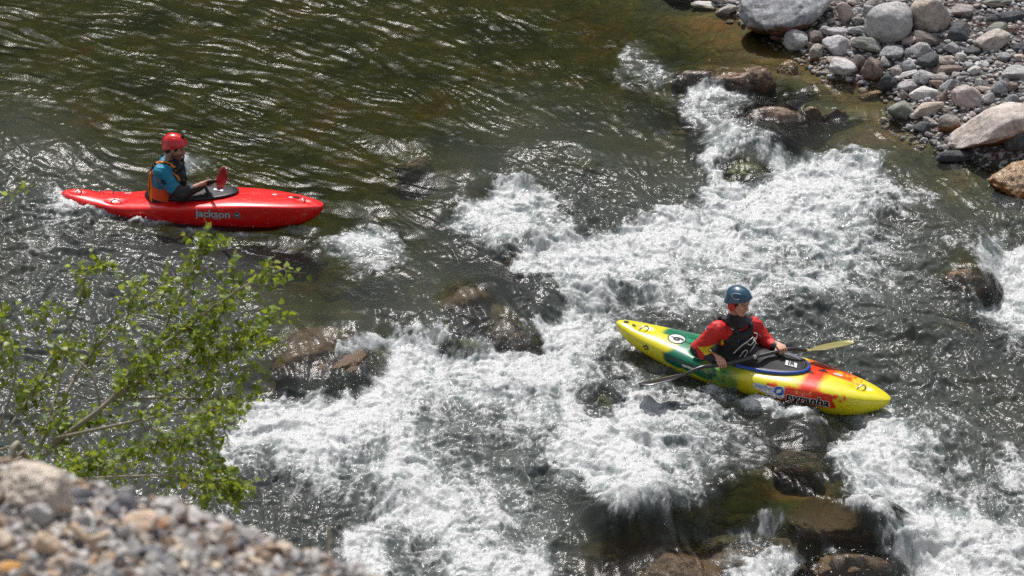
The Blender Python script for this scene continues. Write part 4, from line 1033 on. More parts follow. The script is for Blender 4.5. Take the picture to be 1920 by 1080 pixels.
# ---- the red one
def red_kayak():
    mid, M, L, rot = place((116, 359), .085, (607, 384), .165, .24, .31, roll=R(-8))
    hw = [(-1,.105),(-.85,.17),(-.6,.23),(-.4,.275),(-.15,.315),(.1,.325),(.35,.31),(.6,.265),(.82,.20),(1,.115)]
    zb = [(-1,.09),(-.85,.05),(-.6,.01),(-.3,.0),(.1,-.02),(.4,-.02),(.65,.02),(.85,.09),(1,.17)]
    zg = [(-1,.225),(-.8,.19),(-.5,.18),(-.2,.235),(.2,.285),(.5,.32),(.8,.315),(1,.30)]
    zd = [(-1,.28),(-.8,.255),(-.55,.235),(-.35,.27),(-.15,.305),(.1,.335),(.35,.365),(.6,.365),(.85,.35),(1,.335)]
    h = Hull(L, hw, zb, zg, zd)
    h.dimples = [(-1.12,-.03,.09,.05,.016),(-.86,.10,.09,.045,.016),(-.72,-.14,.10,.05,.02),(1.1,-.04,.09,.05,.016),(.80,.05,.06,.03,.01)]
    e = kroot('kayak', mid, rot, 'glossy red whitewater kayak with a black spray deck under the bearded person', 'kayak')
    m = plain('red polyethylene', (.80, .010, .012), rough=.27, spec=.5, nscale=9, namt=.10, coat=.25); scuff(m)
    V, F, idx = h.mesh(); ends = [tuple(idx[0]), tuple(idx[-1][::-1])]
    mesh_obj('hull', V, [tuple(f) for f in F]+ends, m, e)
    handle(h, -1.12, -.03, e, R(70), .10); handle(h, -.86, .11, e, R(10), .11); handle(h, -.72, -.14, e, R(-8), .12); handle(h, 1.1, -.04, e, R(75), .10)
    for x, y in ((.80, .05), (.97, .0)):
        V, F = disc(.022, 20); V, F = on_deck(h, V, F, x, y, .004, sub=0); mesh_obj('deck_bolt', V, F, M_inks, e)
    V, F = disc(.03, 20, 1.2, .8); V, F = on_deck(h, V, F, 1.02, .03, .004, sub=0); mesh_obj('drain_plug', V, F, M_inkk, e)
    # lettering and badge on the side
    zc = .225
    V, F = text_mesh('jackson', .112, .0035, 0, 1.0); mesh_obj('lettering', *on_side(h, V, F, .27, zc+.01, .004), M_inks, e)
    V, F = text_mesh('jackson', .112, .0062, 0, 1.0); mesh_obj('lettering_outline', *on_side(h, V, F, .27, zc+.01, .0022), M_inkk, e)
    V, F = text_mesh('KAYAK', .022, .001, 0, 1.0); mesh_obj('lettering', *on_side(h, V, F, .31, zc-.04, .003), M_inks, e)
    V, F = disc(.036); mesh_obj('badge', *on_side(h, V, F, .50, zc+.01, .0025), M_inkk, e)
    V, F = text_mesh('w', .045, .003); mesh_obj('badge_mark', *on_side(h, V, F, .50, zc+.012, .0045), M_inks, e)
    V, F = ring(.029, .033); mesh_obj('badge_ring', *on_side(h, V, F, .50, zc+.01, .0045), M_inks, e)
    V, F = disc(.05, 30, 1.1, .7); mesh_obj('badge', *on_deck(h, V, F, -.98, .10, .003), M_inkk, e)
    V, F = ring(.030, .040); mesh_obj('badge_ring', *on_deck(h, V, F, -.98, .10, .005), M_inks, e)
    V, F = disc(.035, 6, 1.2, .6); mesh_obj('badge', *on_deck(h, V, F, -.66, .10, .003), M_inks, e)
    P = [(x, y, float(h.deck_z(x, y*.0))*0+float(h.deck_z(x, y))+.012) for x, y in loop_pts(-.01, .43, .43, .195)]
    V, F = ring_tube(P, .016); mesh_obj('cockpit_rim', V, F, M_black, e)
    return e, h, mid, M, L
RK = red_kayak()

# ---- the yellow one
def yellow_kayak():
    mid, M, L, rot = place((1156, 603), .25, (1670, 750), .13, .27, .33, roll=R(-2))
    hw = [(-1,.075),(-.85,.145),(-.6,.215),(-.4,.27),(-.15,.315),(.1,.325),(.35,.305),(.6,.25),(.82,.18),(1,.09)]
    zb = [(-1,.17),(-.85,.10),(-.6,.03),(-.3,.0),(.1,-.02),(.4,-.01),(.65,.04),(.85,.12),(1,.22)]
    zg = [(-1,.265),(-.8,.235),(-.5,.225),(-.2,.24),(.2,.275),(.5,.31),(.8,.325),(1,.33)]
    zd = [(-1,.31),(-.8,.30),(-.55,.305),(-.35,.31),(-.15,.32),(.1,.345),(.35,.375),(.6,.385),(.85,.375),(1,.365)]
    h = Hull(L, hw, zb, zg, zd)
    h.dimples = [(-1.02,-.02,.09,.05,.018),(-.42,-.16,.09,.05,.02),(1.02,-.02,.10,.05,.018)]
    e = kroot('kayak', mid, rot, 'yellow whitewater kayak with green and orange-red patches, paddled by the person in the blue helmet', 'kayak')
    V, F, idx = h.mesh(360, 96)
    x, y, z = V[:, 0], V[:, 1], V[:, 2]; hwv, zbv, zgv, zdv = h.get(x); s_ = np.clip((z-zgv)/(zdv-zgv+1e-6), 0, 1); low = np.clip((zgv-z)/(zgv-zbv+1e-6), 0, 1)
    P3 = np.stack([x, y, z], -1); n1 = pn3(P3*9, 1)+.6*pn3(P3*22, 2)+.4*pn3(P3*50, 3); n2 = pn3(P3*4, 4)+.5*pn3(P3*11, 5)
    yel = np.array([.68, .62, .012]); grn = np.array([.005, .17, .085]); dgr = np.array([.004, .085, .06]); red = np.array([.72, .035, .006]); org = np.array([.78, .22, .01]); lim = np.array([.33, .50, .02])
    c = np.tile(yel, (len(V), 1))
    def lay(mask, colr):
        nonlocal c; c = c*(1-mask[:, None])+colr*mask[:, None]
    g = sstep(-.78, -.72, x+.10*s_*np.sign(y)-.05*low)*(1-sstep(-.26, -.02, x+.10*n2-.05))*(1-sstep(.38, .50, low+.05*n1))
    lay(g, grn); lay(g*(s_ < .12)*(low < .38)*(y < 0), dgr)
    lay(g*sstep(.1, .7, n2)*(s_ > .3)*.7, np.array([.03, .42, .20])); lay(g*sstep(.0, .6, x*3+1.2+n1)*.5, lim)
    lay(sstep(-.15, .1, x+.38+.1*n1)*(1-sstep(.0, .12, x+.15))*sstep(-.2, .3, n2)*(low > .2)*.8, np.array([.02, .25, .06]))
    rmk = sstep(.15, .45, 1.15-np.abs((x-.58)/.42)**2.2*1.2+.95*n1-.25)*(low > -.1)
    rmk = rmk*(1-sstep(.42, .5, low+.02*n1)*(x > .33))
    lay(rmk*(s_ < .40+.15*n1), org); lay(sstep(.35, .7, rmk+.30*n1)*(s_ < .28+.15*n1), red)
    ridge = np.exp(-((x-.60)/.09)**2)*(s_ > .1); lay(np.clip(ridge*1.5+.4*n1-.2, 0, 1)*(s_ > .2), red)
    back = (y > .02)*(x > .45)*(x < 1.0); lay(back*sstep(-.1, .5, 1-np.abs(x-.7)*3+.7*n1)*.9, red)
    lay(np.clip(sstep(.05, .7, n1-.15)*(np.abs(x-.30) < .12)*(low < .6)*(y < 0), 0, 1)*.7, org)
    m = plain('yellow polyethylene', (1, 1, 1), rough=.27, spec=.5, nscale=12, namt=.08, coat=.25, vcol=True); scuff(m)
    ends = [tuple(idx[0]), tuple(idx[-1][::-1])]
    mesh_obj('hull', V, [tuple(f) for f in F]+ends, m, e, cols=c)
    handle(h, -1.02, -.02, e, R(60), .12); handle(h, -.42, -.16, e, R(-35), .13); handle(h, 1.02, -.02, e, R(60), .12)
    # artwork
    zc = .215
    V, F = text_mesh('pyranha', .118, .0030, .12, 1.0); mesh_obj('lettering', *on_side(h, V, F, .62, zc+.02, .005, ang=R(3)), M_inkk, e)
    V, F = text_mesh('pyranha', .118, .0085, .12, 1.0); mesh_obj('lettering_outline', *on_side(h, V, F, .62, zc+.02, .003, ang=R(3)), M_inkw, e)
    sv_ = np.array([(-.16, .015, 0), (-.155, .05, 0), (.03, .05, 0), (.05, .075, 0), (.11, .08, 0), (.125, .05, 0), (.12, -.05, 0), (.10, -.062, 0), (.0, -.045, 0), (-.15, -.01, 0)])
    sf = [tuple(range(9, -1, -1))]
    mesh_obj('sticker', *on_side(h, sv_, sf, .29, zc+.02, .0025, ang=R(0), sub=3), M_inkw, e)
    V, F = text_mesh('reglisse', .062, .0035, .1, .96); mesh_obj('sticker_lettering_outline', *on_side(h, V, F, .235, zc+.04, .0042), M_inkb, e)
    V, F = text_mesh('reglisse', .062, .0004, .1, .96); mesh_obj('sticker_lettering', *on_side(h, V, F, .235, zc+.04, .006), M_inkw, e)
    V, F = ring(.020, .046); mesh_obj('sticker_ring', *on_side(h, V, F, .365, zc+.045, .0045), M_inkb, e)
    V, F = disc(.03, 30, .5, 1); V = V@np.array(Matrix.Rotation(R(35), 3, 'Z')); mesh_obj('sticker_drop', *on_side(h, V, F, .365, zc+.045, .006), M_inkw, e)
    V, F = disc(.082); mesh_obj('number_disc', *on_deck(h, V, F, -.70, -.035, .003), M_inkw, e)
    V, F = ring(.074, .084); mesh_obj('number_ring', *on_deck(h, V, F, -.70, -.035, .0045), M_inkk, e)
    V, F = text_mesh('6', .125, .006, .1); mesh_obj('number', *on_deck(h, V, F, -.69, -.035, .0055, ang=R(-62)), M_inkk, e)
    V, F = text_mesh('+', .05, .001); mesh_obj('number', *on_deck(h, V, F, -.745, -.035, .0055), M_inkk, e)
    dm = np.array([(-.036, 0, 0), (0, -.036, 0), (.036, 0, 0), (0, .036, 0)]); mesh_obj('diamond_mark', *on_side(h, dm, [(0, 1, 2, 3)], -.93, .205, .003), M_inkk, e)
    V, F = ring(.007, .014, 16); mesh_obj('diamond_mark', *on_side(h, V, F, -.93, .205, .0045, sub=0), plain('yellow ink', (.62, .56, .02)), e)
    V, F = text_mesh('connect', .045, .003, .1); mesh_obj('lettering', *on_side(h, V, F, -.48, .20, .004, ang=R(2)), M_inkw, e)
    V, F = text_mesh('connect', .045, .007, .1); mesh_obj('lettering_outline', *on_side(h, V, F, -.48, .20, .0025, ang=R(2)), M_inkk, e)
    for x0, x1, y0, w_ in ((-.62, -.30, .05, .012), (-.66, -.36, -.05, .010)):
        st = np.array([(0, -w_*.2, 0), (x1-x0, -w_, 0), (x1-x0, w_, 0), (0, w_*.2, 0)]); mesh_obj('deck_stripe', *on_deck(h, st, [(0, 1, 2, 3)], x0, y0, .003, sub=4), M_inkk, e)
    for (x0, y0) in ((.50, -.035), (.60, .055)):
        tr_ = np.array([(-.045, -.02, 0), (.05, -.015, 0), (0, .035, 0)]); mesh_obj('deck_mark', *on_deck(h, tr_, [(0, 1, 2)], x0+.04, y0, .003, sub=3), M_inkk, e)
    V, F = disc(.026, 20, 1, .8); mesh_obj('tip_cap', *on_deck(h, V, F, -1.2, 0, .003, sub=0), M_inkk, e)
    V, F = disc(.012, 16); mesh_obj('drain_hole', *on_side(h, V, F, .47, .045, .003, sub=0), M_inkk, e)
    V, F = text_mesh('75', .035, .002); mesh_obj('lettering', *on_deck(h, V, F, -1.12, -.02, .004), M_inkk, e)
    V, F = disc(.04, 6, 1.3, .5); mesh_obj('worn_sticker', *on_deck(h, V, F, .78, .06, .003), M_inks, e)
    P = [(x, y, float(h.deck_z(x, y))+.012) for x, y in loop_pts(.01, .40, .47, .195)]
    V, F = ring_tube(P, .016); mesh_obj('cockpit_rim', V, F, M_black, e)
    return e, h, mid, M, L
YK = yellow_kayak()

# ------------------------------------------------------------------ PEOPLE
M_skin = plain('skin', (1, 1, 1), rough=.5, vcol=True, nscale=60, namt=.08, sub=.15)
M_cloth = plain('dry top fabric', (1, 1, 1), rough=.62, vcol=True, nscale=90, namt=.12, bump=.3)
M_neo = plain('black neoprene', (.013, .013, .015), rough=.55, nscale=70, namt=.3, bump=.3)
M_vest = plain('vest fabric', (1, 1, 1), rough=.75, vcol=True, nscale=80, namt=.2, bump=.4)
def head(S, c, M, beard=False):
    """S: Sdf, c: head centre, M: columns = forward, left, up"""
    A = lambda v: c+M@np.array(v, float)
    S.ell(A((-.014, 0, .035)), (.094, .074, .088), M, k=.01); S.ell(A((.028, 0, -.028)), (.060, .058, .080), M, k=.02)
    for s_ in (1, -1):
        S.cone(A((.0, s_*.052, -.045)), A((.062, s_*.014, -.094)), .020, .017, k=.022)
        S.ell(A((.060, s_*.038, -.020)), (.022, .018, .020), M, k=.015)                       # cheek
    S.ell(A((.070, 0, -.094)), (.020, .022, .017), M, k=.012)                                  # chin
    S.cone(A((.076, -.034, .032)), A((.076, .034, .032)), .013, .013, k=.012)                  # brow
    for s_ in (1, -1):
        S.ell(A((.093, s_*.031, .010)), (.016, .017, .011), M, k=.008, op='sub')
        S.ell(A((.074, s_*.031, .010)), (.0135, .0135, .0125), M, k=.003)                      # eyeball
        S.ell(A((-.004, s_*.078, -.006)), (.019, .009, .030), M, k=.005); S.ell(A((.0, s_*.086, -.004)), (.010, .005, .018), M, k=.004, op='sub')
    S.cone(A((.086, 0, .018)), A((.106, 0, -.024)), .008, .0115, k=.008)
    for s_ in (1, -1): S.ell(A((.096, s_*.012, -.029)), (.010, .008, .008), M, k=.006)
    S.cone(A((.087, -.020, -.053)), A((.087, .020, -.053)), .0055, .0055, k=.006); S.cone(A((.091, -.008, -.052)), A((.091, .008, -.052)), .0065, .0065, k=.005)
    S.cone(A((.084, -.017, -.065)), A((.084, .017, -.065)), .0065, .0065, k=.006)
    S.cone(A((.0905, -.022, -.059)), A((.0905, .022, -.059)), .0022, .0022, k=.003, op='sub')
def hand(S, Hc, sdir, wrist, side, rs=.0165):
    """fingers closed round a shaft: Hc point on its axis, sdir axis direction; side +1: thumb at +sdir end"""
    s_ = nrm(sdir); e1 = nrm((wrist-Hc)-s_*np.dot(wrist-Hc, s_)); e2 = np.cross(s_, e1); 
    if e2[2] < 0: e2 = -e2
    rad = rs+.0085
    pt = lambda th, o, r=rad: Hc+s_*o+r*(math.cos(th)*e1+math.sin(th)*e2)
    kn = [.030*side, .010*side, -.010*side, -.029*side]; fr = [.0092, .0096, .0090, .0080]; ext = [255, 262, 255, 235]
    wp = Hc+e1*.078+e2*.016
    for o, r, ex in zip(kn, fr, ext):
        K = pt(R(48), o, rad+.012)                                                          # knuckle on top of the shaft
        S.cone(wp+s_*o*.55, K, .014, r+.0022, k=.008)
        angs = [R(48), R(48+(ex-48)*.36), R(48+(ex-48)*.70), R(ex)]; pts_ = [K]+[pt(a, o*1.02, rad+.001) for a in angs[1:]]
        for i in range(3): S.cone(pts_[i], pts_[i+1], r*(1-.08*i), r*(1-.08*(i+1)), k=.0025)
    S.ell(Hc+e1*.050+e2*.016, (.034, .034, .017), np.stack([e1, s_, e2], -1), k=.01)           # palm
    T0 = wp+s_*.022*side-e2*.008; T1 = Hc+e1*.036+s_*.047*side-e2*.006; T2 = pt(R(-42), .040*side, rad+.003); T3 = pt(R(-105), .022*side, rad+.002)
    S.cone(T0, T1, .014, .0115, k=.008); S.cone(T1, T2, .0115, .0105, k=.004); S.cone(T2, T3, .0105, .0085, k=.003)
    return wp

def person(spec):
    g = spec; org = g['pelvis']; O = lambda v: np.array(v, float)-org
    Mt = g['torso']; f, l, u = Mt[:, 0], Mt[:, 1], Mt[:, 2]
    pel = np.zeros(3); chest = O(g['chest']); neck = O(g['neck']); hc = O(g['head']); Mh = g['headM']
    sh = [O(g['shR']), O(g['shL'])]; el = [O(g['elR']), O(g['elL'])]; hd = [O(g['hR']), O(g['hL'])]; sd_ = g['shaft']
    pts = [pel, chest, neck, hc]+sh+el+hd; lo = np.min(pts, 0)-.24; hi = np.max(pts, 0)+.24
    e = empty('person', org); tag(e, g['label'], 'person')
    # ---- the body, one skin
    kd = g['kdir']; foot = pel+kd*.95
    lo2 = np.minimum(lo, foot-.2); hi2 = np.maximum(hi, foot+.2)
    S = Sdf(lo2, hi2, .0048)
    S.ell(pel+u*.02, (.11, .155, .11), Mt, k=.03); S.ell(.5*(pel+chest), (.095, .135, .15), Mt, k=.04); S.ell(chest, (.105, .155, .155), Mt, k=.04)
    S.cone(chest+u*.12, neck, .07, .058, k=.04); S.cone(neck, hc+Mh@np.array([-.018, 0, -.05]), .056, .054, k=.02)
    S.cone(sh[0], sh[1], .058, .058, k=.04)
    for i in (0, 1):
        wpt = hd[i]; wr_ = hand(S, hd[i], sd_, el[i], g['thumb'][i], .0165)
        S.cone(sh[i], el[i], .052, .040, k=.02); S.cone(el[i], wr_, .040, .026, k=.012)
    for s_ in (1, -1):
        lk = np.cross([0, 0, 1], kd); hp = pel+lk*s_*.09; kn_ = pel+kd*.42+lk*s_*.17+np.array([0, 0, .02]); an_ = pel+kd*.78+lk*s_*.09-np.array([0, 0, .03])
        S.cone(hp, kn_, .075, .055, k=.03); S.cone(kn_, an_, .05, .036, k=.015); S.cone(an_, an_+kd*.08+np.array([0, 0, .08]), .035, .028, k=.015)
    head(S, hc, Mh)
    V, F = S.mesh(); q = (V-hc)@Mh; col = np.tile(g['skin'], (len(V), 1))
    n_ = pn3(V*60, 3); isface = (np.abs(q[:, 2]) < .14) & (np.linalg.norm(q, axis=1) < .16)
    def lay(mask, colr, a=1.0): col[mask] = col[mask]*(1-a)+np.array(colr)*a
    lay(isface & (q[:, 0] > .07) & (np.abs(q[:, 1]) < .024) & (np.abs(q[:, 2]+.058) < .012), g['lips'])
    lay(isface & (q[:, 0] > .055) & (np.abs(np.abs(q[:, 1])-.032) < .020) & (np.abs(q[:, 2]-.031) < .0055), (.02, .012, .008), .85)
    ey = isface & (q[:, 0] > .07) & (np.abs(np.abs(q[:, 1])-.031) < .012) & (np.abs(q[:, 2]-.008) < .006)
    lay(ey, (.35, .33, .31)); lay(ey & (np.abs(np.abs(q[:, 1])-.031) < .005), (.015, .01, .008))
    lay(isface & (q[:, 0] > .045) & (np.abs(np.abs(q[:, 1])-.031) < .016) & (np.abs(q[:, 2]-.0155) < .0025), (.02, .012, .01), .8)
    if g.get('beard'):
        bd = sstep(-.028, -.045, q[:, 2])*sstep(-.02, .01, q[:, 0])+.9*(np.abs(q[:, 2]+.042) < .007)*(np.abs(q[:, 1]) < .026)*(q[:, 0] > .06)
        bd = np.clip(bd, 0, 1)*isface*(.62+.25*n_)*(1-((q[:, 0] > .08) & (np.abs(q[:, 1]) < .02) & (np.abs(q[:, 2]+.058) < .008)))
        col = col*(1-bd[:, None])+np.array([.025, .017, .013])*bd[:, None]
    mesh_obj('body', V, F, M_skin, e, cols=col)
    # ---- hair at the nape and temples
    S = Sdf(hc-.16, hc+.16, .005); A = lambda v: hc+Mh@np.array(v, float)
    S.ell(A((-.020, 0, .030)), (.098, .080, .092), Mh, k=.01); S.ell(A((-.055, 0, -.02)), (.055, .062, .06), Mh, k=.02)
    S.plane(A((.035, 0, .04)), Mh@np.array([1, 0, .25])); S.plane(A((-.02, 0, -.055)), Mh@np.array([.35, 0, -1])); S.noise(.003, 60, 4)
    V, F = S.mesh(); mesh_obj('hair', V, F, plain('dark hair', (.018, .012, .009), rough=.6, nscale=150, namt=.5, bump=.6), e)
    # ---- neoprene neck gasket
    S = Sdf(np.minimum(neck, hc)-.16, np.maximum(neck, hc)+.12, .005)
    S.cone(neck-u*.05, neck+(hc-neck)*.30, .098, .068, k=.01); S.ell(neck-u*.03+f*.02, (.105, .12, .05), Mt, k=.02); S.plane(neck+(hc-neck)*.30, nrm(hc-neck)-.25*Mh[:, 0]); S.noise(.002, 40, 8)
    V, F = S.mesh(); mesh_obj('collar', V, F, M_neo, e)
    # ---- jacket
    S = Sdf(lo, hi, .0055)
    bk = g.get('bulk', 1.0); S.ell(pel+u*.04, (.125*bk, .170*bk, .11), Mt, k=.03); S.ell(.5*(pel+chest), (.115*bk, .155*bk, .16), Mt, k=.04); S.ell(chest, (.125*bk, .175*bk, .17), Mt, k=.04)
    S.cone(chest+u*.13, neck, .09, .074, k=.04); S.cone(sh[0], sh[1], .076, .076, k=.04)
    for i in (0, 1):
        wr_ = hd[i]+nrm(el[i]-hd[i])*.095
        S.cone(sh[i], el[i], .073, .071, k=.03); S.cone(el[i], wr_, .066, .040, k=.02)
        S.cone(el[i], el[i]+nrm(el[i]-.5*(sh[i]+wr_))*.012, .058, .05, k=.02)
    S.plane(neck+u*.035, u-.1*f); S.noise(.009, 12, g['seed']); S.noise(.006, 30, g['seed']+1)
    V, F = S.mesh(); mesh_obj('jacket', V, F, M_cloth, e, cols=g['jacket'](V, sh, el, hd, chest, Mt, pel))
    return e, dict(pel=pel, chest=chest, neck=neck, hc=hc, sh=sh, el=el, hd=hd, Mt=Mt, Mh=Mh, lo=lo, hi=hi)
def seg_t(V, a, b):
    ba = b-a; t = np.clip((V-a)@ba/(ba@ba), 0, 1); return t, np.linalg.norm(V-a-t[:, None]*ba, axis=1)
def helmet(e, J, col, kind):
    hc, M = J['hc'], J['Mh']; A = lambda v: hc+M@np.array(v, float); S = Sdf(hc-.19, hc+.19, .0042)
    S.ell(A((-.010, 0, .046)), (.124, .104, .102), M, k=.01); S.cone(A((-.055, -.062, -.01)), A((-.055, .062, -.01)), .05, .05, k=.03)
    for s_ in (1, -1): S.ell(A((-.01, s_*.088, -.006)), (.036, .013, .034), M, k=.015)
    S.cone(A((.098, -.050, .066)), A((.098, .050, .066)), .011, .011, k=.02)                     # peak
    S.cone(A((.114, -.02, .066)), A((.114, .02, .066)), .009, .009, k=.02)
    S.ell(A((-.004, 0, .02)), (.106, .088, .098), M, k=.003, op='sub')
    S.plane(A((.06, 0, .056)), M@np.array([.50, 0, -1])); S.plane(A((-.03, 0, -.036)), M@np.array([-.1, 0, -1]))
    holes = [(.035, .055, .118), (.0, .07, .115), (-.045, .060, .115)] if kind == 'red' else [(-.01, .06, .125), (-.04, .045, .135)]
    for x, y, z in holes:
        for s_ in (1, -1): S.cone(A((x-.018, s_*y, z+.02)), A((x+.018, s_*(y+.004), z+.016)), .0085, .0085, k=.003, op='sub')
    V, F = S.mesh(); m = plain('helmet shell '+kind, col, rough=.22 if kind == 'red' else .3, spec=.6, nscale=30, namt=.08, coat=.6 if kind == 'red' else .3)
    h = mesh_obj('helmet', V, F, m, e)
    for s_ in (1, -1):
        P = spline([A((.0, s_*.082, -.02)), A((.02, s_*.070, -.06)), A((.045, s_*.035, -.100)), A((.05, 0, -.112))], 12)
        V, F = tube(P, .006, 6, flat=.5); mesh_obj('chin_strap', V, F, M_neo if kind == 'red' else plain('red strap', (.45, .03, .02)), h)
    return h
def rot_tube_closed(P, rad): return tube(P, rad, 8)

# skirt worn by the paddler, laid over the cockpit rim
def spray_skirt(e, org, K, cx, rx0, rx1, ry, px_, blue=False, mark=None):
    _, h, mid, M, L = K; loc2w = lambda v: (np.array(v)@M.T)+mid-org
    rim = loop_pts(cx, rx0+.012, rx1+.012, ry+.012, 72); V = []; F = []; nr = 16
    for j in range(nr+1):
        t = j/nr
        for (x, y) in rim:
            zr = float(h.deck_z(x, y))+.014
            X_ = px_+(x-px_)*t; Y_ = y*t; zr0 = zr*t+(float(h.deck_z(px_, 0))+.03)*(1-t)
            dome = .05*(1-t*t)+.13*math.exp(-(((X_-px_)/.17)**2+(Y_/.19)**2)**1.5)+.025*math.exp(-((X_-px_-.35)/.25)**2-(Y_/.14)**2)
            V.append((X_, Y_, zr0+dome))
    n = len(rim)
    for j in range(nr):
        for k in range(n): F.append((j*n+k, j*n+(k+1) % n, (j+1)*n+(k+1) % n, (j+1)*n+k))
    for k in range(n):                                                   # the skirt turns down over the rim
        pass
    base = len(V)
    for (x, y) in rim: V.append((px_+(x-px_)*1.03, y*1.03, float(h.deck_z(x, y))-.004))
    for k in range(n): F.append((nr*n+k, nr*n+(k+1) % n, base+(k+1) % n, base+k))
    V = np.array(V); V[:, 2] += .003*pn3(V*18, 5)
    m = plain('spray deck neoprene', (.009, .0095, .011), rough=.62, nscale=160, namt=.35, bump=.5)
    s_ = mesh_obj('spray_deck', loc2w(V), F, m, e)
    P = [loc2w((px_+(x-px_)*1.02, y*1.02, float(h.deck_z(x, y))+.018)) for x, y in rim]
    mesh_obj('deck_rope', *ring_tube(P, .014), M_black, s_)
    if blue:
        P = [loc2w((px_+(x-px_)*1.035, y*1.035, float(h.deck_z(x, y))+.012)) for x, y in loop_pts(cx, rx0+.012, rx1+.012, ry+.012, 120) if x > cx-.12]
        k0 = [i for i, (x, y) in enumerate([q_ for q_ in loop_pts(cx, rx0+.012, rx1+.012, ry+.012, 120) if q_[0] > cx-.12]) if y < 0][0]
        P = P[k0:]+P[:k0]; V, F = tube(P, .019, 10); mesh_obj('blue_edging', V, F, plain('blue rubber', (.018, .075, .36), rough=.35, namt=.1), s_)
    if mark:
        def put(Vm, Fm, x0, y0, ang, off, mt):
            Vm, Fm = subdiv(Vm, Fm, 1); c, q_ = math.cos(ang), math.sin(ang); x = x0+Vm[:, 0]*c-Vm[:, 1]*q_; y = y0+Vm[:, 0]*q_+Vm[:, 1]*c
            z = []
            for a, b in zip(x, y):
                dd = np.array([a-px_, b]); best = min(range(n), key=lambda k: -np.dot(nrm(dd), nrm(np.array([rim[k][0]-px_, rim[k][1]])))); rx_, ry_ = rim[best]
                t = np.linalg.norm(dd)/math.hypot(rx_-px_, ry_); zr = float(h.deck_z(rx_, ry_))+.014
                z.append(zr*t+(float(h.deck_z(px_, 0))+.03)*(1-t)+.05*(1-t*t)+.13*math.exp(-(((a-px_)/.17)**2+(b/.19)**2)**1.5)+.025*math.exp(-((a-px_-.35)/.25)**2-(b/.14)**2)+off)
            mesh_obj('printed_mark', loc2w(np.stack([x, y, np.array(z)], -1)), Fm, mt, s_)
        w_, hh = mark[2], mark[3]; bx = np.array([(-w_, -hh, 0), (w_, -hh, 0), (w_, hh, 0), (-w_, hh, 0)])
        put(bx, [(0, 1, 2, 3)], mark[0], mark[1], mark[4], .006, M_inkw)
        V, F = text_mesh('IR', hh*2.3, .002); put(V, F, mark[0], mark[1], mark[4], .009, M_inkk)
    return s_
def blade(base, dirn, face, ln, wd, mt, par, bend=.03, tipr=.5, name='blade'):
    """spooned paddle blade of real thickness"""
    d = nrm(dirn); n = nrm(np.array(face)-d*np.dot(face, d)); w_ = np.cross(n, d); nu, nv = 26, 13; V = []
    for side in (1, -1):
        for i in range(nu):
            t = i/(nu-1)
            wid = wd*.5*(.14+.86*float(sstep(-.05, .36, t)))*(math.sqrt(max(1-((t-.55)/.46)**4, 0)) if t > .55 else 1)
            wid = max(wid, .012)
            for j in range(nv):
                s_ = (j/(nv-1)-.5)*2; th = .0035+.007*(1-t)*(1-abs(s_))**1.5
                V.append(base+d*ln*t+w_*s_*wid+n*(bend*math.sin(t*math.pi*.5)*t-.035*(1-s_*s_)*t*(1-.3*t)+side*th*(1-.9*abs(s_)**4)))
    F = []; o = nu*nv
    for i in range(nu-1):
        for j in range(nv-1):
            a = i*nv+j; F.append((a, a+1, a+nv+1, a+nv)); F.append((o+a, o+a+nv, o+a+nv+1, o+a+1))
        F.append((i*nv, i*nv+nv, o+i*nv+nv, o+i*nv)); F.append((i*nv+nv-1, o+i*nv+nv-1, o+i*nv+2*nv-1, i*nv+2*nv-1))
    for j in range(nv-1): F.append((j, o+j, o+j+1, j+1)); a = (nu-1)*nv+j; F.append((a, a+1, o+a+1, o+a))
    return mesh_obj(name, np.array(V), F, mt, par)
def mkvest(e, J, seed, colf, straps, cut_lo=.02, cut_hi=.155):
    Mt, pel, chest, neck, sh = J['Mt'], J['pel'], J['chest'], J['neck'], J['sh']; f, l, u = Mt[:, 0], Mt[:, 1], Mt[:, 2]
    S = Sdf(np.minimum(pel, chest)-.36, np.maximum(pel, neck)+.30, .005)
    bk = 1.18 if seed == 31 else 1.0; S.ell(pel+u*.06, (.150*bk, .185*bk, .12), Mt, k=.03); S.ell(.5*(pel+chest)+f*.015, (.150*bk, .180*bk, .17), Mt, k=.04); S.ell(chest+f*.012, (.158*bk, .170*bk, .165), Mt, k=.04)
    S.plane(chest+u*.105, u, .02); S.plane(pel-u*.02, -u, .01)
    for i in (0, 1):                                                              # arm holes
        S.ell(sh[i]+(sh[i]-sh[1-i])*.10-u*.04, (.11, .075, .15), Mt, k=.02, op='sub')
        s0 = chest+f*.125+(sh[i]-chest)*.30+u*.02; s1 = sh[i]*.62+neck*.38+u*.058; s2 = chest-f*.125+(sh[i]-chest)*.30+u*.03
        P = spline([s0, .5*(s0+s1)+f*.035+u*.03, s1+f*.01, .5*(s1+s2)-f*.035+u*.03, s2], 9)
        for a, b in zip(P[:-1], P[1:]): S.ell(.5*(a+b), (.026, .034, .015), Mt, k=.012); S.cone(a, b, .012, .012, k=.015)
    S.ell(chest+f*.135-u*.06, (.05, .105, .085), Mt, k=.02)                         # chest pocket
    S.noise(.004, 22, seed)
    V, F = S.mesh(); return mesh_obj('life_vest', V, F, M_vest, e, cols=colf(V, J))
def wire(e, name, pts, r, m, n=24, par=None):
    V, F = tube(spline(pts, n), r, 6); return mesh_obj(name, V, F, m, par or e)

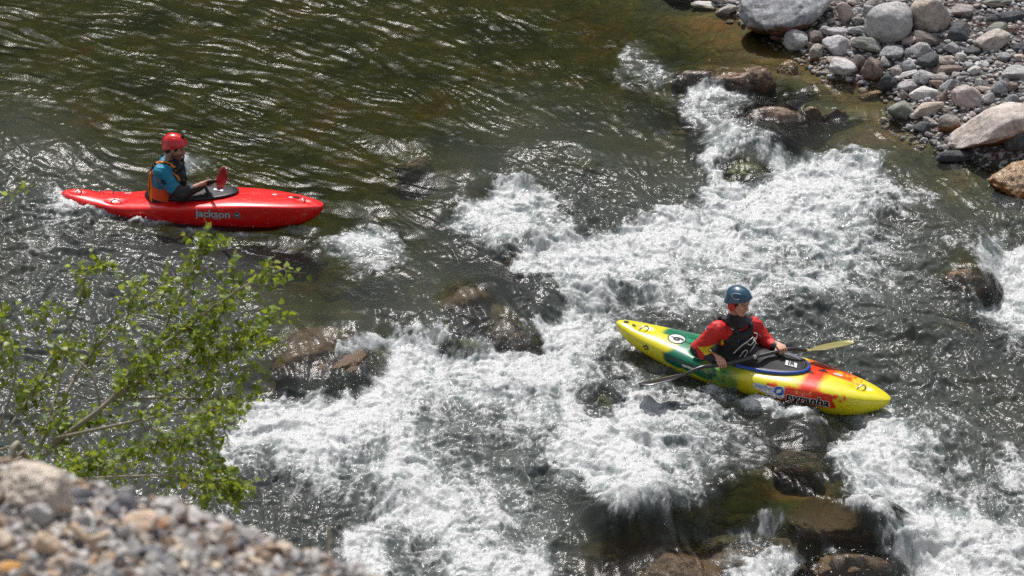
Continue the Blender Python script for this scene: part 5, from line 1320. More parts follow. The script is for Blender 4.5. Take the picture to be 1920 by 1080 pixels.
# ================= person in the red kayak
ke, h, mid, M, L = RK
pel = mid+M@np.array([-.285, .0, .235]); Y0 = pel[1]
u_ = nrm(PY(316, 304, Y0)-pel); f_ = nrm(np.cross(np.array([.10, 1, 0])*1.0, u_)); l_ = np.cross(u_, f_); Mt = np.stack([f_, l_, u_], -1)
d = nrm([-.45, .78, -.5]); hR = PY(392, 343, Y0-.13); hL = hR+d*.56
shR = PY(302, 323, Y0-.185); shL = PY(330, 293, Y0+.175)
elR = PY(336, 366, Y0-.25); elL = .5*(shL+hL)+np.array([-.04, .08, -.15])
Mh = frame(R(-6), R(18), R(-2))
def jk_red(V, sh, el, hd, chest, Mt, pel):
    c = np.tile([.006, .20, .33], (len(V), 1)); c *= (1+.12*pn3(V*10, 2))[:, None]
    for i in (0, 1):
        t1, d1 = seg_t(V, sh[i], el[i]); t2, d2 = seg_t(V, el[i], hd[i])
        k = ((d1 < .12) & (t1 > .74+.04*np.sin(V[:, 0]*60))) & (d1 < d2+.05) | ((d2 < .095) & (t2 > .04)); c[k] = (.012, .012, .014)
    q = (V-pel)@Mt; k = (q[:, 2] < .10) & (np.abs(q[:, 1]) < .2) & (np.linalg.norm(q, axis=1) < .3); c[k & (c[:, 2] > .1)] = (.012, .012, .014)
    return c
spec = dict(pelvis=pel, chest=pel+(PY(314, 304, Y0)-pel)*.62, neck=PY(320, 303, Y0), head=PY(327, 277, Y0-.02), headM=Mh, shR=shR, shL=shL, elR=elR, elL=elL, hR=hR, hL=hL,
            shaft=d, thumb=(1, -1), torso=Mt, kdir=M[:, 0]*1.0-M[:, 2]*.10, skin=(.46, .25, .17), lips=(.30, .11, .085), beard=True, seed=3, bulk=1.2, jacket=jk_red,
            label='bearded person in red helmet, teal jacket and orange-trimmed black vest, looking down while paddling')
pe, J = person(spec); org = pel
hm = helmet(pe, J, (.60, .006, .008), 'red')
A = lambda v: J['hc']+J['Mh']@np.array(v, float)
import bmesh
def boxes(name, items, m, par, bev=.003):
    bm = bmesh.new()
    for c, sz, Mx in items:
        r = bmesh.ops.create_cube(bm, size=1.0)
        for v in r['verts']: v.co = Vector(np.array(c)+Mx@(np.array(v.co[:])*np.array(sz)))
    bmesh.ops.bevel(bm, geom=bm.edges[:], offset=bev, segments=2, affect='EDGES')
    me = bpy.data.meshes.new(name); bm.to_mesh(me); bm.free(); me.materials.append(m); o = bpy.data.objects.new(name, me); COL.objects.link(o); o.parent = par; return o
M_gp = plain('grey camera plastic', (.16, .16, .17), rough=.35, nscale=60, namt=.2)
cu = boxes('action_camera', [(A((.045, 0, .178)), (.032, .058, .042), J['Mh']), (A((.045, 0, .186)), (.036, .034, .024), J['Mh'])], M_gp, hm)
boxes('camera_mount', [(A((.045, 0, .150)), (.020, .016, .022), J['Mh']), (A((.043, 0, .140)), (.045, .036, .008), J['Mh'])], M_black, hm, .002)
V, F = tube([A((.058, .012, .180)), A((.068, .012, .180))], .011, 14); mesh_obj('camera_lens', V, F, plain('lens glass', (.01, .01, .015), rough=.08), hm)
def vest_red(V, J):
    q = (V-J['chest'])@J['Mt']; c = np.tile([.014, .014, .016], (len(V), 1)); org_ = np.array([.78, .25, .012]); ro = np.array([.80, .085, .01])
    c[(q[:, 2] < -.035) & (q[:, 2] > -.165) & (np.abs(q[:, 1]) > .085) & (q[:, 0] > -.10) & (q[:, 0] < .085)] = ro
    st = (q[:, 2] > .045)
    c[st & (np.abs(np.abs(q[:, 1])-.118) < .010)] = org_
    k = (np.abs(q[:, 0]+.115+.2*(q[:, 2]+.05)) < .014) & (np.abs(q[:, 1]) > .06) & (q[:, 2] < .06) & (q[:, 2] > -.2); c[k] = org_
    c[(np.abs(q[:, 2]+.245) < .02)] = (.012, .012, .014)
    c[(q[:, 0] > .10) & (np.abs(q[:, 2]+.13) < .012) & (np.abs(q[:, 1]) > .05)] = org_
    return c
vr = mkvest(pe, J, 31, vest_red, True)
T = lambda v: J['chest']+J['Mt']@np.array(v, float)
wire(pe, 'cord', [J['hc']+J['Mh']@np.array([.05, -.05, -.10]), T((.17, -.03, .14)), T((.205, -.05, .02)), T((.19, -.06, -.08))], .005, M_black, par=vr)
wire(pe, 'orange_strap', [T((-.10, -.155, -.21)), T((-.13, -.14, -.10)), T((-.135, -.125, .04)), T((-.07, -.15, .155)), T((.04, -.155, .145)), T((.13, -.10, .07)), T((.18, -.06, -.02))], .0075, plain('orange webbing', (.72, .25, .012), rough=.7), 40, par=vr)
boxes('whistle', [(T((.165, -.125, -.02)), (.018, .014, .045), J['Mt'])], plain('neon green plastic', (.25, .75, .04), rough=.3), vr)
boxes('buckle', [(T((.185, -.07, .03)), (.014, .03, .022), J['Mt']), (T((.18, -.085, -.10)), (.014, .03, .022), J['Mt'])], M_black, vr)
# a black dragon-like print is left as a plain dark patch on the sleeve
pv, Fv = disc(.030, 9, .8, 1.1); ax1 = nrm(elR-shR); Vp = []
for v in pv:
    base = (J['sh'][0]*.62+J['el'][0]*.38); Vp.append(base+ax1*v[1]+np.array([-.3, -.0, 0])*0+nrm([-.45, -.85, .25])*.079+nrm(np.cross(ax1, [-.45, -.85, .25]))*v[0])
mesh_obj('sleeve_print', np.array(Vp), Fv, M_black, pe)
spray_skirt(pe, org, RK, -.01, .43, .43, .195, -.245, mark=(.27, -.06, .045, .018, R(0)))
for o in list(COL.objects): pass
# the paddle
pd = empty('paddle', hR); tag(pd, 'short black shafted paddle with red blades, gripped by the person in the red helmet', 'paddle')
z3 = np.zeros(3); thr = -d*.21; far = d*1.16
V, F = tube([thr, z3, d*.3, d*.8, far], .0165, 14); mesh_obj('shaft', V, F, plain('carbon shaft', (.018, .017, .017), rough=.3, nscale=200, namt=.4), pd)
wv = nrm(np.array([0.1, .5, .85])); M_rb = plain('red paddle plastic', (.36, .010, .010), rough=.25, coat=.4)
blade(thr*.9, -d, np.cross(-d, wv), .36, .215, M_rb, pd); blade(far*.98, d, np.cross(d, nrm([.9, .1, .3])), .43, .215, M_rb, pd)

# ================= person in the yellow kayak
ke, h, mid, M, L = YK
pel = mid+M@np.array([-.19, .0, .22]); Y0 = pel[1]
nk = PY(1381, 594, Y0-.05); u_ = nrm(nk-pel); l0 = np.array([.80, .60, -.08]); f_ = nrm(np.cross(l0, u_)); l_ = np.cross(u_, f_); Mt = np.stack([f_, l_, u_], -1)
hR = PY(1353, 684, Y0-.34); hL = PY(1467, 657, Y0-.16); d = nrm(hL-hR)
shR = PY(1345, 618, Y0-.17); shL = PY(1411, 610, Y0+.07)
elR = PY(1309, 655, Y0-.12); elL = PY(1436, 640, Y0+.04)
Mh = frame(R(-40), R(12), R(0))
def jk_yel(V, sh, el, hd, chest, Mt, pel):
    c = np.tile([.56, .012, .012], (len(V), 1)); c *= (1+.10*pn3(V*9, 2))[:, None]
    for i in (0, 1):
        t1, d1 = seg_t(V, sh[i], el[i]); t2, d2 = seg_t(V, el[i], hd[i])
        c[(d2 < .10) & (t2 > (.42 if i == 0 else .50)) & (d2 < d1)] = (.012, .012, .014)
        if i == 0:
            ax = nrm(el[0]-sh[0]); s_ = (V-sh[0])@ax; L_ = np.linalg.norm(el[0]-sh[0]); wv_ = (V-sh[0])@np.array([1., 0, 0]); s2 = s_+.75*wv_
            c[(d1 < .13) & (np.abs(s2-L_*.42) < .022) & (wv_ < .09) & (t1 > .2) & (t1 < .8) & ((V-sh[0])[:, 1] < .02)] = (.72, .55, .01)
            back = (V-el[0])@nrm([-.8, -.1, -.3]); c[(t1 > .72) & (d1 < .12) & (back > .018) & ((V[:, 2]-el[0][2]) < .035)] = (.012, .012, .014)
    q = (V-pel)@Mt; c[(q[:, 2] < .06) & (np.linalg.norm(q, axis=1) < .27) & (np.abs(q[:, 1]) < .18)] = (.012, .012, .014)
    q = (V-chest)@Mt; c[(np.abs(q[:, 2]-.085) < .018) & (np.abs(q[:, 1]-.03) < .014) & (q[:, 0] > .05)] = (.72, .55, .01)
    return c
spec = dict(pelvis=pel, chest=pel+(nk-pel)*.62, neck=nk, head=PY(1385, 566, Y0-.08), headM=Mh, shR=shR, shL=shL, elR=elR, elL=elL, hR=hR, hL=hL,
            shaft=d, thumb=(1, -1), torso=Mt, kdir=M[:, 0]-M[:, 2]*.10, skin=(.58, .31, .21), lips=(.42, .16, .12), beard=False, seed=9, jacket=jk_yel,
            label='person in dark blue helmet, red jacket and black vest, paddle across the lap')
pe, J = person(spec)
hm = helmet(pe, J, (.022, .075, .125), 'blue')
A = lambda v: J['hc']+J['Mh']@np.array(v, float); T = lambda v: J['chest']+J['Mt']@np.array(v, float)
M_rl = plain('red liner', (.50, .03, .02), rough=.6)
S = Sdf(J['hc']-.16, J['hc']+.16, .005)
for s_ in (1, -1): S.ell(A((-.015, s_*.083, -.022)), (.040, .016, .048), J['Mh'], k=.01)
S.ell(A((-.085, 0, -.015)), (.03, .06, .035), J['Mh'], k=.02)
V, F = S.mesh(); mesh_obj('ear_pads', V, F, M_rl, hm)
wire(pe, 'groove_line', [A((.05, -.092, .098)), A((.01, -.105, .083)), A((-.03, -.097, .10)), A((-.01, -.082, .125)), A((.04, -.068, .135))], .003, M_inks, 24, par=hm)
def vest_yel(V, J):
    q = (V-J['chest'])@J['Mt']; c = np.tile([.013, .013, .015], (len(V), 1)); return c
vr = mkvest(pe, J, 41, vest_yel, True)
wl = [[(.155, -.12, -.13), (.185, -.07, -.05), (.20, -.01, -.01), (.195, .05, .01)], [(.20, -.02, -.03), (.21, .02, -.055), (.215, .05, -.02), (.20, .07, .0)],
      [(.185, -.07, -.17), (.205, -.045, -.10), (.21, -.01, -.11), (.205, -.02, -.16), (.195, -.05, -.19)], [(.19, .03, -.17), (.21, .05, -.10), (.20, .09, -.06)], [(.19, .09, -.05), (.19, .10, .02), (.18, .07, .04)]]
for w_ in wl: wire(pe, 'white_cord', [T((v[0]-.004, v[1], v[2]+.055)) for v in w_], .0045, M_cord, 20, par=vr)
boxes('reflective_tab', [(T((.085, -.108, .150)), (.040, .034, .008), J['Mt'])], M_inkw, vr)
boxes('blue_tab', [(T((.155, -.085, .045)), (.008, .012, .035), J['Mt'])], M_inkb, vr)
boxes('green_carabiner', [(T((.20, .0, -.20)), (.010, .022, .055), J['Mt'])], plain('green metal', (.04, .22, .07), rough=.3), vr)
boxes('buckle', [(T((.16, -.06, .02)), (.02, .04, .03), J['Mt']), (T((.165, .06, .03)), (.02, .03, .03), J['Mt'])], M_black, vr)
wire(pe, 'sleeve_writing', [shL-pel+np.array([.02, -.07, -.0]), shL-pel+np.array([.05, -.078, -.045]), .5*(shL+elL)-pel+np.array([.03, -.07, -.01])], .004, M_inkw, 12)
spray_skirt(pe, pel, YK, .01, .40, .47, .195, -.19, blue=True, mark=(.37, -.05, .052, .032, R(12)))
pd = empty('paddle', hR); tag(pd, 'long paddle with bent black shaft and one olive blade, in the yellow kayak', 'paddle')
q = lambda px, py, dy: PY(px, py, Y0+dy)-hR
sp = spline([q(1288, 701, -.43), q(1300, 694.5, -.415), q(1318, 688, -.39), q(1335, 686, -.365), np.zeros(3), .5*(hL-hR), hL-hR, q(1480, 654.5, -.14), q(1492, 654, -.12), q(1502, 656, -.10), q(1512, 657, -.09)], 60)
V, F = tube(sp, .0165, 14); mesh_obj('shaft', V, F, plain('black fibreglass shaft', (.05, .049, .047), rough=.28, nscale=200, namt=.4), pd)
a = sp[0]; b = q(1198, 721, -.58); blade(a*.99+b*.01, b-a, np.cross(b-a, nrm([.1, .9, -.28])), np.linalg.norm(b-a), .20, plain('black blade', (.022, .021, .021), rough=.2, coat=.5), pd, bend=.015)
a = sp[-1]; b = q(1602, 642, .02); blade(a*.99+b*.01, b-a, np.cross(b-a, nrm([.1, .9, -.24])), np.linalg.norm(b-a), .19, plain('olive translucent blade', (.26, .235, .07), rough=.3, coat=.4), pd, bend=.015)
V, F = tube([sp[30]-d*.012, sp[30]+d*.012], .0195, 14); mesh_obj('shaft_joint', V, F, M_inks, pd)
# ------------------------------------------------------------------ NEAR GRAVEL BANK (out of focus)
ED = [(-1500,560),(-700,700),(-300,800),(0,872),(70,885),(140,905),(230,926),(310,945),(400,972),(480,1002),(560,1030),(650,1062),(700,1086),(900,1180),(1300,1380),(2000,1700),(2800,2100)]
EDP = np.array([PD(a, b, 8.0+.0003*max(0, a-700)) for a, b in ED])
def edge_at(x):
    return np.interp(x, EDP[:, 0], EDP[:, 1]), np.interp(x, EDP[:, 0], EDP[:, 2])
SL = math.tan(R(10))
def bank_z(x, y):
    ey, ez = edge_at(x); v = ey-y                         # v>0 towards the camera
    n = .035*fbm(np.asarray(x)*3, np.asarray(y)*3, 4, 81)+.010*fbm(np.asarray(x)*14, np.asarray(y)*14, 3, 82)
    near = ez+np.maximum(v, 0)*SL-.01*np.exp(-np.maximum(v, 0)/.1)
    back = ez-1.15*np.maximum(-v, 0)+.10*(1-np.exp(-np.maximum(-v, 0)*3))*.2
    z = np.where(v > 0, near, back)+n*sstep(0, .3, np.abs(v)); return np.maximum(z, -2.5)
gx = np.concatenate([np.arange(-30, -4, .5), np.arange(-4, 4, .04), np.arange(4, 30, .5)])
vv = np.concatenate([-np.arange(14, 2, -.5), -np.arange(2, .05, -.06), np.arange(-.05, 2.2, .02), np.arange(2.2, 12, .4)])
GX, VV = np.meshgrid(gx, vv); ey, ez = edge_at(GX); GY = ey-VV; GZ = bank_z(GX, GY)
idx = np.arange(GX.size).reshape(GX.shape); Fc = np.stack([idx[:-1, :-1], idx[1:, :-1], idx[1:, 1:], idx[:-1, 1:]], -1).reshape(-1, 4)
m, t, b = mat('crushed gravel'); geo = N(t, 'ShaderNodeNewGeometry'); vo = N(t, 'ShaderNodeTexVoronoi'); vo.inputs['Scale'].default_value = 60; t.links.new(geo.outputs['Position'], vo.inputs['Vector'])
sp_ = N(t, 'ShaderNodeSeparateColor'); t.links.new(vo.outputs['Color'], sp_.inputs[0]); rp = ramp(t, [(0, (.07, .06, .055)), (.4, (.17, .155, .145)), (.7, (.27, .24, .21)), (1, (.38, .33, .27))]); t.links.new(sp_.outputs[0], rp.inputs[0]); t.links.new(rp.outputs[0], b.inputs['Base Color']); b.inputs['Roughness'].default_value = .9
bp = N(t, 'ShaderNodeBump'); bp.inputs['Distance'].default_value = .01; t.links.new(vo.outputs['Distance'], bp.inputs['Height']); t.links.new(bp.outputs[0], b.inputs['Normal'])
tag(mesh_obj('gravel_embankment', np.stack([GX, GY, GZ], -1).reshape(-1, 3), Fc, m), kind='structure')
GR = [plain('gravel '+k, c, rough=.85, nscale=30, namt=.35, bump=.6) for k, c in (('grey', (.29, .275, .255)), ('light grey', (.48, .455, .425)), ('beige', (.55, .455, .35)), ('tan', (.40, .29, .20)), ('blue grey', (.17, .17, .185)), ('brown', (.17, .12, .09)), ('white', (.55, .52, .48)))]
rr = np.random.default_rng(21); n = 6000
ax = rr.uniform(-2.2, .55, n); av = np.abs(rr.normal(0, 1, n))*.62-.05; ey, ez = edge_at(ax); ay = ey-av
sz = rr.choice([.007, .011, .016, .022, .030], n, p=[.22, .28, .26, .16, .08]); pts = np.stack([ax, ay, bank_z(ax, ay)+sz*.45], -1)
pebbles('gravel', pts, sz, [GR[0], GR[0], GR[0], GR[1], GR[1], GR[1], GR[2], GR[3], GR[5], GR[6], GR[4]], ('blurred grey and beige gravel covering the near bank at bottom left', 'gravel'), 22, flat=.8)
FG = [ # px, py, w, h, material, tilt, label
 (68,905,150,112,'conglomerate',0,'big pale pebbly rock standing on the crest of the near bank','rock'),
 (95,1010,62,84,'cream',10,'cream bone-shaped stone in front of the big pebbly rock','stone'),
 (262,975,86,50,'cream',24,'light orange-beige angular chip lying tilted on the near gravel','stone'),
 (18,1062,54,34,'orange',0,'orange-yellow stone in the bottom left corner','stone'),
 (75,955,62,56,'light',10,'pale grey stone leaning on the foot of the big pebbly rock','stone'),
 (155,925,46,42,'blue',0,'blue-grey stone right of the big pebbly rock','stone'),
 (238,940,64,52,'blue',-20,'blue-grey stone behind the light orange-beige chip','stone'),
 (160,975,30,44,'light',-20,'small upright pale stone between two blue-grey ones','stone'),
 (335,1000,44,30,'light',15,'light grey hollow-looking stone right of the light orange-beige chip','stone'),
 (300,985,28,28,'rust',0,'rusty brown stone touching the light orange-beige chip','stone'),
 (430,965,30,32,'light',-30,'small pale stone on the crest at the middle of the near bank','stone'),
 (590,1045,70,22,'cream',8,'long flat beige stone near the right end of the near bank','stone'),
 (360,1040,40,30,'white',0,'whitish stone at the bottom edge below the hollow-looking one','stone'),
 (145,1055,60,40,'light',0,'grey flat-topped stone at the bottom edge right of the bone-shaped one','stone'),
 (470,1050,60,26,'cream',-15,'tan splinter of stone lying flat in the middle of the near bank','stone'),
]
FM = {'conglomerate': rock_mat('pebbly pale rock', ((.26,.235,.20),(.46,.41,.35),(.66,.58,.49)), speck=.5), 'cream': plain('cream stone', (.62,.47,.34), rough=.8, nscale=12, namt=.25, bump=.4),
      'orange': plain('orange stone', (.62,.33,.10), rough=.8, nscale=20, namt=.3, bump=.4), 'light': GR[1], 'blue': GR[4], 'rust': plain('rusty stone', (.34,.16,.08), rough=.85, nscale=25, namt=.3, bump=.4), 'white': GR[6]}
for i, (px, py, w_, h_, mm, tl, lb, nm) in enumerate(FG):
    d = ray(px, py+h_*.38); tt = 6.0/np.linalg.norm(d)
    for k in range(500):                                      # march to the bank
        P = CAM+d*tt
        if P[2] < bank_z(P[0], P[1]): break
        tt += .01/np.linalg.norm(d)
    if k > 490 or P[1] > edge_at(P[0])[0]+.15:
        ey, ez = edge_at(CAM[0]+d[0]*8/np.linalg.norm(d)); P = np.array([CAM[0]+d[0]*8/np.linalg.norm(d), ey-.03, ez])
    sc = FPX/np.dot(P-CAM, FW); a = w_/2/sc; c = h_/2/sc*1.0; b_ = min(a, c)*.9
    V, F = rock_shape(700+i, 5, 9 if mm == 'cream' else 6, .34 if i == 0 else .16, .8 if mm == 'cream' else .3, .2)
    o = mesh_obj(nm, V, F, FM[mm]); o.location = (P[0], P[1]-b_*.3, P[2]+c*.55); o.scale = (a, b_, c); o.rotation_euler = (0, R(-tl), 0); tag(o, lb, nm)
def bank_pt(px, py):
    d = ray(px, py); d = d/np.linalg.norm(d); t_ = 6.0
    for k in range(400):
        P = CAM+d*t_
        if P[2] < bank_z(P[0], P[1]): return P
        t_ += .01
    return CAM+d*8.0
M_drift = wood_mat('bleached wood', (.48, .36, .25))
def stick(polys, rad, lb, nm='stick'):
    parts = [tube(spline([PD(a, b, dd) for a, b, dd in p], 10), [rad*(1-.5*k/9) for k in range(10)], 7) for p in polys]
    V, F = join(parts); tag(mesh_obj(nm, V, F, M_drift), lb, nm)
dd = np.linalg.norm(bank_pt(352, 990)-CAM)
stick([[(354, 985, dd), (350, 965, dd), (353, 940, dd)]], .007, 'short bleached stick standing upright on the crest of the near bank')
dd = np.linalg.norm(bank_pt(170, 1040)-CAM)
stick([[(135, 985, dd), (165, 1015, dd-.02), (205, 1050, dd)], [(165, 1015, dd-.02), (205, 1000, dd)]], .014, 'forked bleached stick lying beside the bone-shaped stone')
dd = np.linalg.norm(bank_pt(620, 1060)-CAM)
stick([[(612, 1050, dd), (618, 1015, dd), (616, 985, dd)]], .004, 'thin brown stalk standing at the right end of the near bank')
stick([[(-20, 868, 7.9), (0, 864, 7.9), (22, 860, 7.9)]], .010, 'brown stick end at the left edge beside the big pebbly rock')

# ------------------------------------------------------------------ THE YOUNG POPLARS ON THE BANK
M_bark = plain('pale poplar bark', (.26, .235, .17), rough=.7, nscale=60, namt=.35, bump=.4)
M_twigg = plain('green twig', (.22, .22, .08), rough=.6, nscale=60, namt=.2)
def leaf_mat():
    m = bpy.data.materials.new('poplar leaf'); m.use_nodes = True; t = m.node_tree; t.nodes.clear(); L = t.links.new
    out = N(t, 'ShaderNodeOutputMaterial'); at = N(t, 'ShaderNodeAttribute'); at.attribute_name = 'Col'
    b = N(t, 'ShaderNodeBsdfPrincipled'); L(at.outputs['Color'], b.inputs['Base Color']); b.inputs['Roughness'].default_value = .42
    tl = N(t, 'ShaderNodeBsdfTranslucent'); L(mixrgb(t, 1, at.outputs['Color'], (1.5, 1.35, .45), 'MULTIPLY'), tl.inputs[0])
    mx = N(t, 'ShaderNodeMixShader'); mx.inputs[0].default_value = .5; L(b.outputs[0], mx.inputs[1]); L(tl.outputs[0], mx.inputs[2]); L(mx.outputs[0], out.inputs[0]); return m
M_leaf = leaf_mat()
# a poplar leaf: broad triangle with rounded base, folded a little along the rib
LV = np.array([(0, 0, 0), (.10, .30, .03), (.22, .46, .05), (.42, .44, .05), (.66, .24, .02), (1.0, 0, -.04), (.66, -.24, .02), (.42, -.44, .05), (.22, -.46, .05), (.10, -.30, .03), (.35, 0, -.02), (.68, 0, -.03)])
LF = [(0, 10, 2, 1), (10, 3, 2), (10, 11, 4, 3), (11, 5, 4), (0, 9, 8, 10), (10, 8, 7), (10, 7, 6, 11), (11, 6, 5)]
def sapling(base, stems, label, seed, nleaf_scale=1.0, leafsize=.044):
    r_ = np.random.default_rng(seed); e = empty('young_poplar', base); tag(e, label, 'tree')
    LVs, LFs, LC = [], [], []; nv = 0; twigs = []
    def leaf(p, out_, s):
        nonlocal nv
        x = nrm(out_*.6+r_.normal(size=3)*.55+np.array([0, 0, -.35])); z = nrm(np.array([0, 0, 1.0])+r_.normal(size=3)*.75-x*.0); z = nrm(z-x*np.dot(z, x)); y = np.cross(z, x)
        pet = p+x*.018
        V = pet+(LV*np.array([s, s*1.0, s]))@np.stack([x, y, z]); LVs.append(V); LFs.extend([tuple(i+nv for i in f) for f in LF]); nv += len(LV)
        k = r_.random(); c = np.array([.115, .185, .028])*(1-k)+np.array([.30, .385, .075])*k
        if r_.random() < .06: c = np.array([.30, .42, .22])
        if r_.random() < .02: c = np.array([.35, .36, .03])
        LC.append(np.tile(c, (len(LV), 1)))
        
    for st in stems:
        pts = [PD(a, b, dd_) for a, b, dd_ in st['p']]
        if st.get('root') is not None: pts = [st['root']]+pts
        sp = spline(pts, 40); r0 = st['r']; rad = [r0*(1-.78*i/39)+.0022 for i in range(40)]
        V, F = tube(sp-base, rad, 7); mesh_obj(st.get('name', 'branch'), V, F, M_bark, e)
        L_ = np.sum(np.linalg.norm(np.diff(sp, axis=0), axis=1)); i0 = int(40*st.get('start', .15)); nt = int(L_*34*(1-st.get('start', .15))*nleaf_scale*st.get('dens', 1))
        for k in range(nt):
            i = r_.integers(i0, 39); p = sp[i]; tdir = nrm(sp[min(i+1, 39)]-sp[i-1]); rem = 1-i/39
            d = nrm(tdir*.8+r_.normal(size=3)*.65+np.array([0, 0, .12])); ln = r_.uniform(.06, .30)*(.55+.6*rem)
            q = [p, p+d*ln*.5+r_.normal(size=3)*.01, p+d*ln+np.array([0, 0, -.01])]; tw = spline(q, 7); twigs.append(tube(tw, [.0026-.0002*j for j in range(7)], 4))
            nl = max(2, int(ln/.024))
            for j in range(nl):
                a = tw[min(6, int((j+.6)/nl*6)+1)]; leaf(a+r_.normal(size=3)*.004, nrm(d*.5+r_.normal(size=3)), leafsize*r_.uniform(.6, 1.15))
    LVa = np.vstack(LVs)-base; V, F = join([(v-base, f) for v, f in twigs]); nl_ = len(LFs); nv_ = len(LVa)
    o = mesh_obj('crown', np.vstack([LVa, V]), LFs+[tuple(i+nv_ for i in f) for f in F], [M_leaf, M_twigg], e, smooth=False, cols=np.vstack(LC+[np.tile([.2, .2, .08], (len(V), 1))]))
    mi = np.zeros(len(o.data.polygons), dtype=np.int32); mi[nl_:] = 1; o.data.polygons.foreach_set('material_index', mi)
    return e
D0 = 17.0
r1 = PD(-20, 930, 16.4); r1 = np.array([r1[0], r1[1], float(bank_z(r1[0], r1[1]))]); j1 = PD(20, 905, 16.6)
S = lambda pts, r, **k: dict(p=pts, r=r, **k)
stems = [S([(20, 905, 16.6), (60, 872, 16.8), (102, 838, D0), (204, 753, D0), (285, 705, D0), (377, 675, 17.1), (470, 625, 17.2), (520, 590, 17.2)], .022, root=r1, name='trunk', start=.35),
 S([(97, 832, 16.9), (204, 753, 16.85), (250, 690, 16.8), (357, 608, 16.8), (458, 537, 16.8), (541, 500, 16.8)], .013, start=.25, dens=1.7),
 S([(70, 850, 17), (120, 745, 17.2), (178, 654, 17.3), (255, 578, 17.3), (330, 520, 17.4)], .010, start=.35),
 S([(225, 740, 17), (290, 650, 16.9), (330, 570, 16.9), (377, 480, 16.9), (392, 458, 16.9)], .009, start=.2, dens=1.8),
 S([(102, 822, 16.8), (219, 797, 16.6), (300, 780, 16.6), (390, 772, 16.6), (440, 765, 16.6)], .009, start=.3, dens=1.1),
 S([(204, 753, 17), (295, 746, 17.1), (402, 748, 17.2), (450, 740, 17.2)], .008, start=.3),
 S([(30, 915, 16.5), (80, 900, 16.6), (137, 883, 16.6), (224, 858, 16.5), (336, 817, 16.4), (420, 800, 16.4)], .009, root=r1, start=.35, dens=1.1),
 S([(20, 925, 16.4), (80, 908, 16.5), (143, 899, 16.5), (240, 893, 16.4), (336, 893, 16.3), (400, 908, 16.3), (428, 925, 16.3), (460, 915, 16.3)], .008, root=r1, start=.5, dens=.8),
 S([(370, 700, 17.1), (420, 660, 17), (474, 655, 17), (492, 650, 17)], .006, start=.1, dens=1.5),
 S([(76, 834, 17.1), (105, 740, 17.3), (125, 640, 17.4), (150, 560, 17.4), (165, 510, 17.4), (195, 490, 17.4)], .008, start=.3, dens=.9),
 S([(330, 690, 17.0), (380, 640, 17.0), (430, 560, 17.0), (440, 500, 17.0)], .006, start=.1, dens=1.9),
 S([(280, 800, 16.6), (340, 830, 16.5), (400, 870, 16.5), (450, 905, 16.5)], .006, start=.2, dens=1.1),
 S([(190, 775, 16.9), (170, 700, 16.9), (100, 640, 17.0), (80, 590, 17.0)], .006, start=.3, dens=.9),
 S([(250, 720, 17.0), (230, 640, 17.1), (250, 560, 17.1), (270, 520, 17.1)], .006, start=.3, dens=.8),
 S([(300, 745, 16.8), (370, 715, 16.8), (430, 690, 16.8), (480, 700, 16.8)], .006, start=.2, dens=1.1),
 S([(150, 870, 16.7), (200, 880, 16.7), (215, 905, 16.7)], .005, start=.2, dens=1.2)]
sapling(r1, stems, 'leafy young poplar leaning right over the water from the near bank', 5)
r2 = PD(-60, 860, 16.8); r2 = np.array([r2[0], r2[1], float(bank_z(r2[0], r2[1]))])
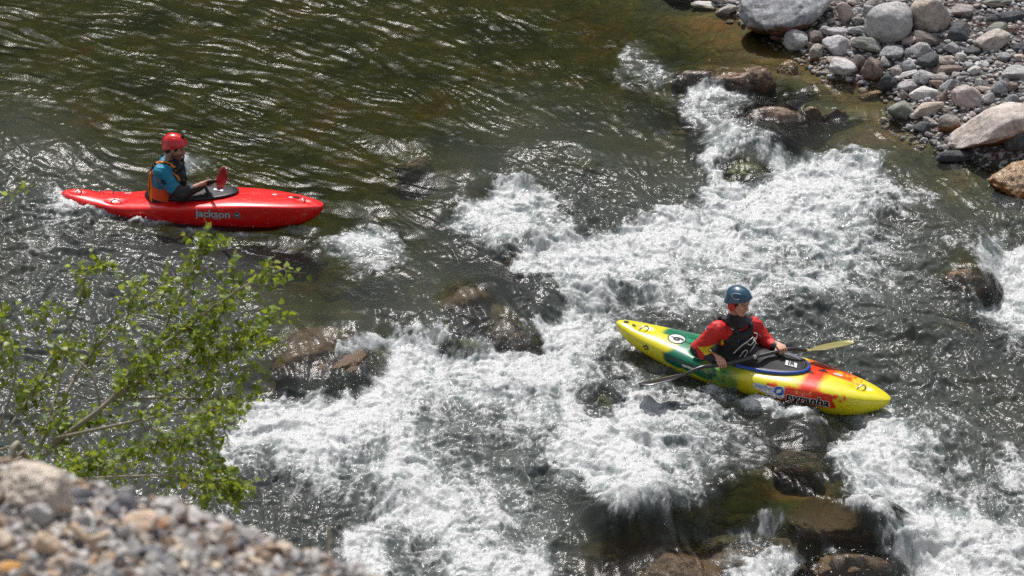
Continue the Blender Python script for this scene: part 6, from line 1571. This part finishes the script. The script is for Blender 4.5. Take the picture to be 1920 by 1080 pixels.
stems = [S([(-50, 870, 16.8), (10, 810, 16.9), (51, 750, 17), (92, 690, 17.1), (120, 640, 17.1)], .010, root=r2, name='trunk', start=.4, dens=.5),
 S([(-40, 830, 17), (-10, 700, 17.1), (5, 620, 17.2), (0, 555, 17.2)], .010, start=.3, dens=.9),
 S([(-10, 830, 17), (20, 740, 16.9), (30, 690, 16.9), (20, 640, 16.9)], .006, start=.3, dens=.7),
 S([(-20, 850, 16.8), (60, 820, 16.8), (110, 770, 16.8)], .006, start=.2, dens=.7),
 S([(-60, 640, 17), (-30, 470, 17), (0, 385, 17), (22, 358, 17)], .006, start=.85, dens=.45),
 S([(-60, 560, 17), (-30, 380, 17), (-12, 300, 17), (3, 262, 17)], .006, start=.93, dens=.2)]
sapling(r2, stems, 'sparse young poplar cut by the left edge of the photo', 6)

# ------------------------------------------------------------------ SPRAY
def build_spray():
    rr = np.random.default_rng(33); n, m = WH.shape
    gy_, gx_ = np.gradient(WF); wgt = (WF**2.2)*(.25+np.minimum(1, 18*np.hypot(gx_, gy_)))*(np.abs(WX) < 6)*(np.abs(WY-1) < 6.5); p = (wgt/wgt.sum()).ravel()
    k = 9000; ii = rr.choice(n*m, k, p=p); s = rr.lognormal(-5.75, .45, k).clip(.0012, .008)
    P = np.stack([WX.ravel()[ii]+rr.normal(0, .02, k), WY.ravel()[ii]+rr.normal(0, .03, k), WH.ravel()[ii]+np.abs(rr.normal(0, .035, k))+.004], -1)
    # droplets thrown up by the stern of the red kayak and the bow of the yellow one
    for (a, b, sx, cnt) in ((150, 378, .12, 160), (215, 392, .12, 90), (1440, 765, .14, 160), (1345, 745, .1, 60)):
        c = hit(a, b, macroq); P = np.vstack([P, c+rr.normal(0, 1, (cnt, 3))*np.array([sx, .06, .0])+np.array([0, 0, 1])*np.abs(rr.normal(0, .07, (cnt, 1)))]); s = np.concatenate([s, rr.uniform(.002, .005, cnt)])
    O = np.array([(1, 0, 0), (-1, 0, 0), (0, 1, 0), (0, -1, 0), (0, 0, 1), (0, 0, -1)]); OF = np.array([(0, 2, 4), (2, 1, 4), (1, 3, 4), (3, 0, 4), (2, 0, 5), (1, 2, 5), (3, 1, 5), (0, 3, 5)])
    V = (P[:, None, :]+O[None]*s[:, None, None]*np.array([1, 1, 1.2])).reshape(-1, 3); F = (OF[None]+6*np.arange(len(P))[:, None, None]).reshape(-1, 3)
    m_ = plain('water drops', (.78, .80, .81), rough=.25, spec=.8, namt=.02)
    tag(mesh_obj('spray', V, F, m_), 'white droplets and froth thrown up along the rapids', 'spray', kind='stuff')
build_spray()
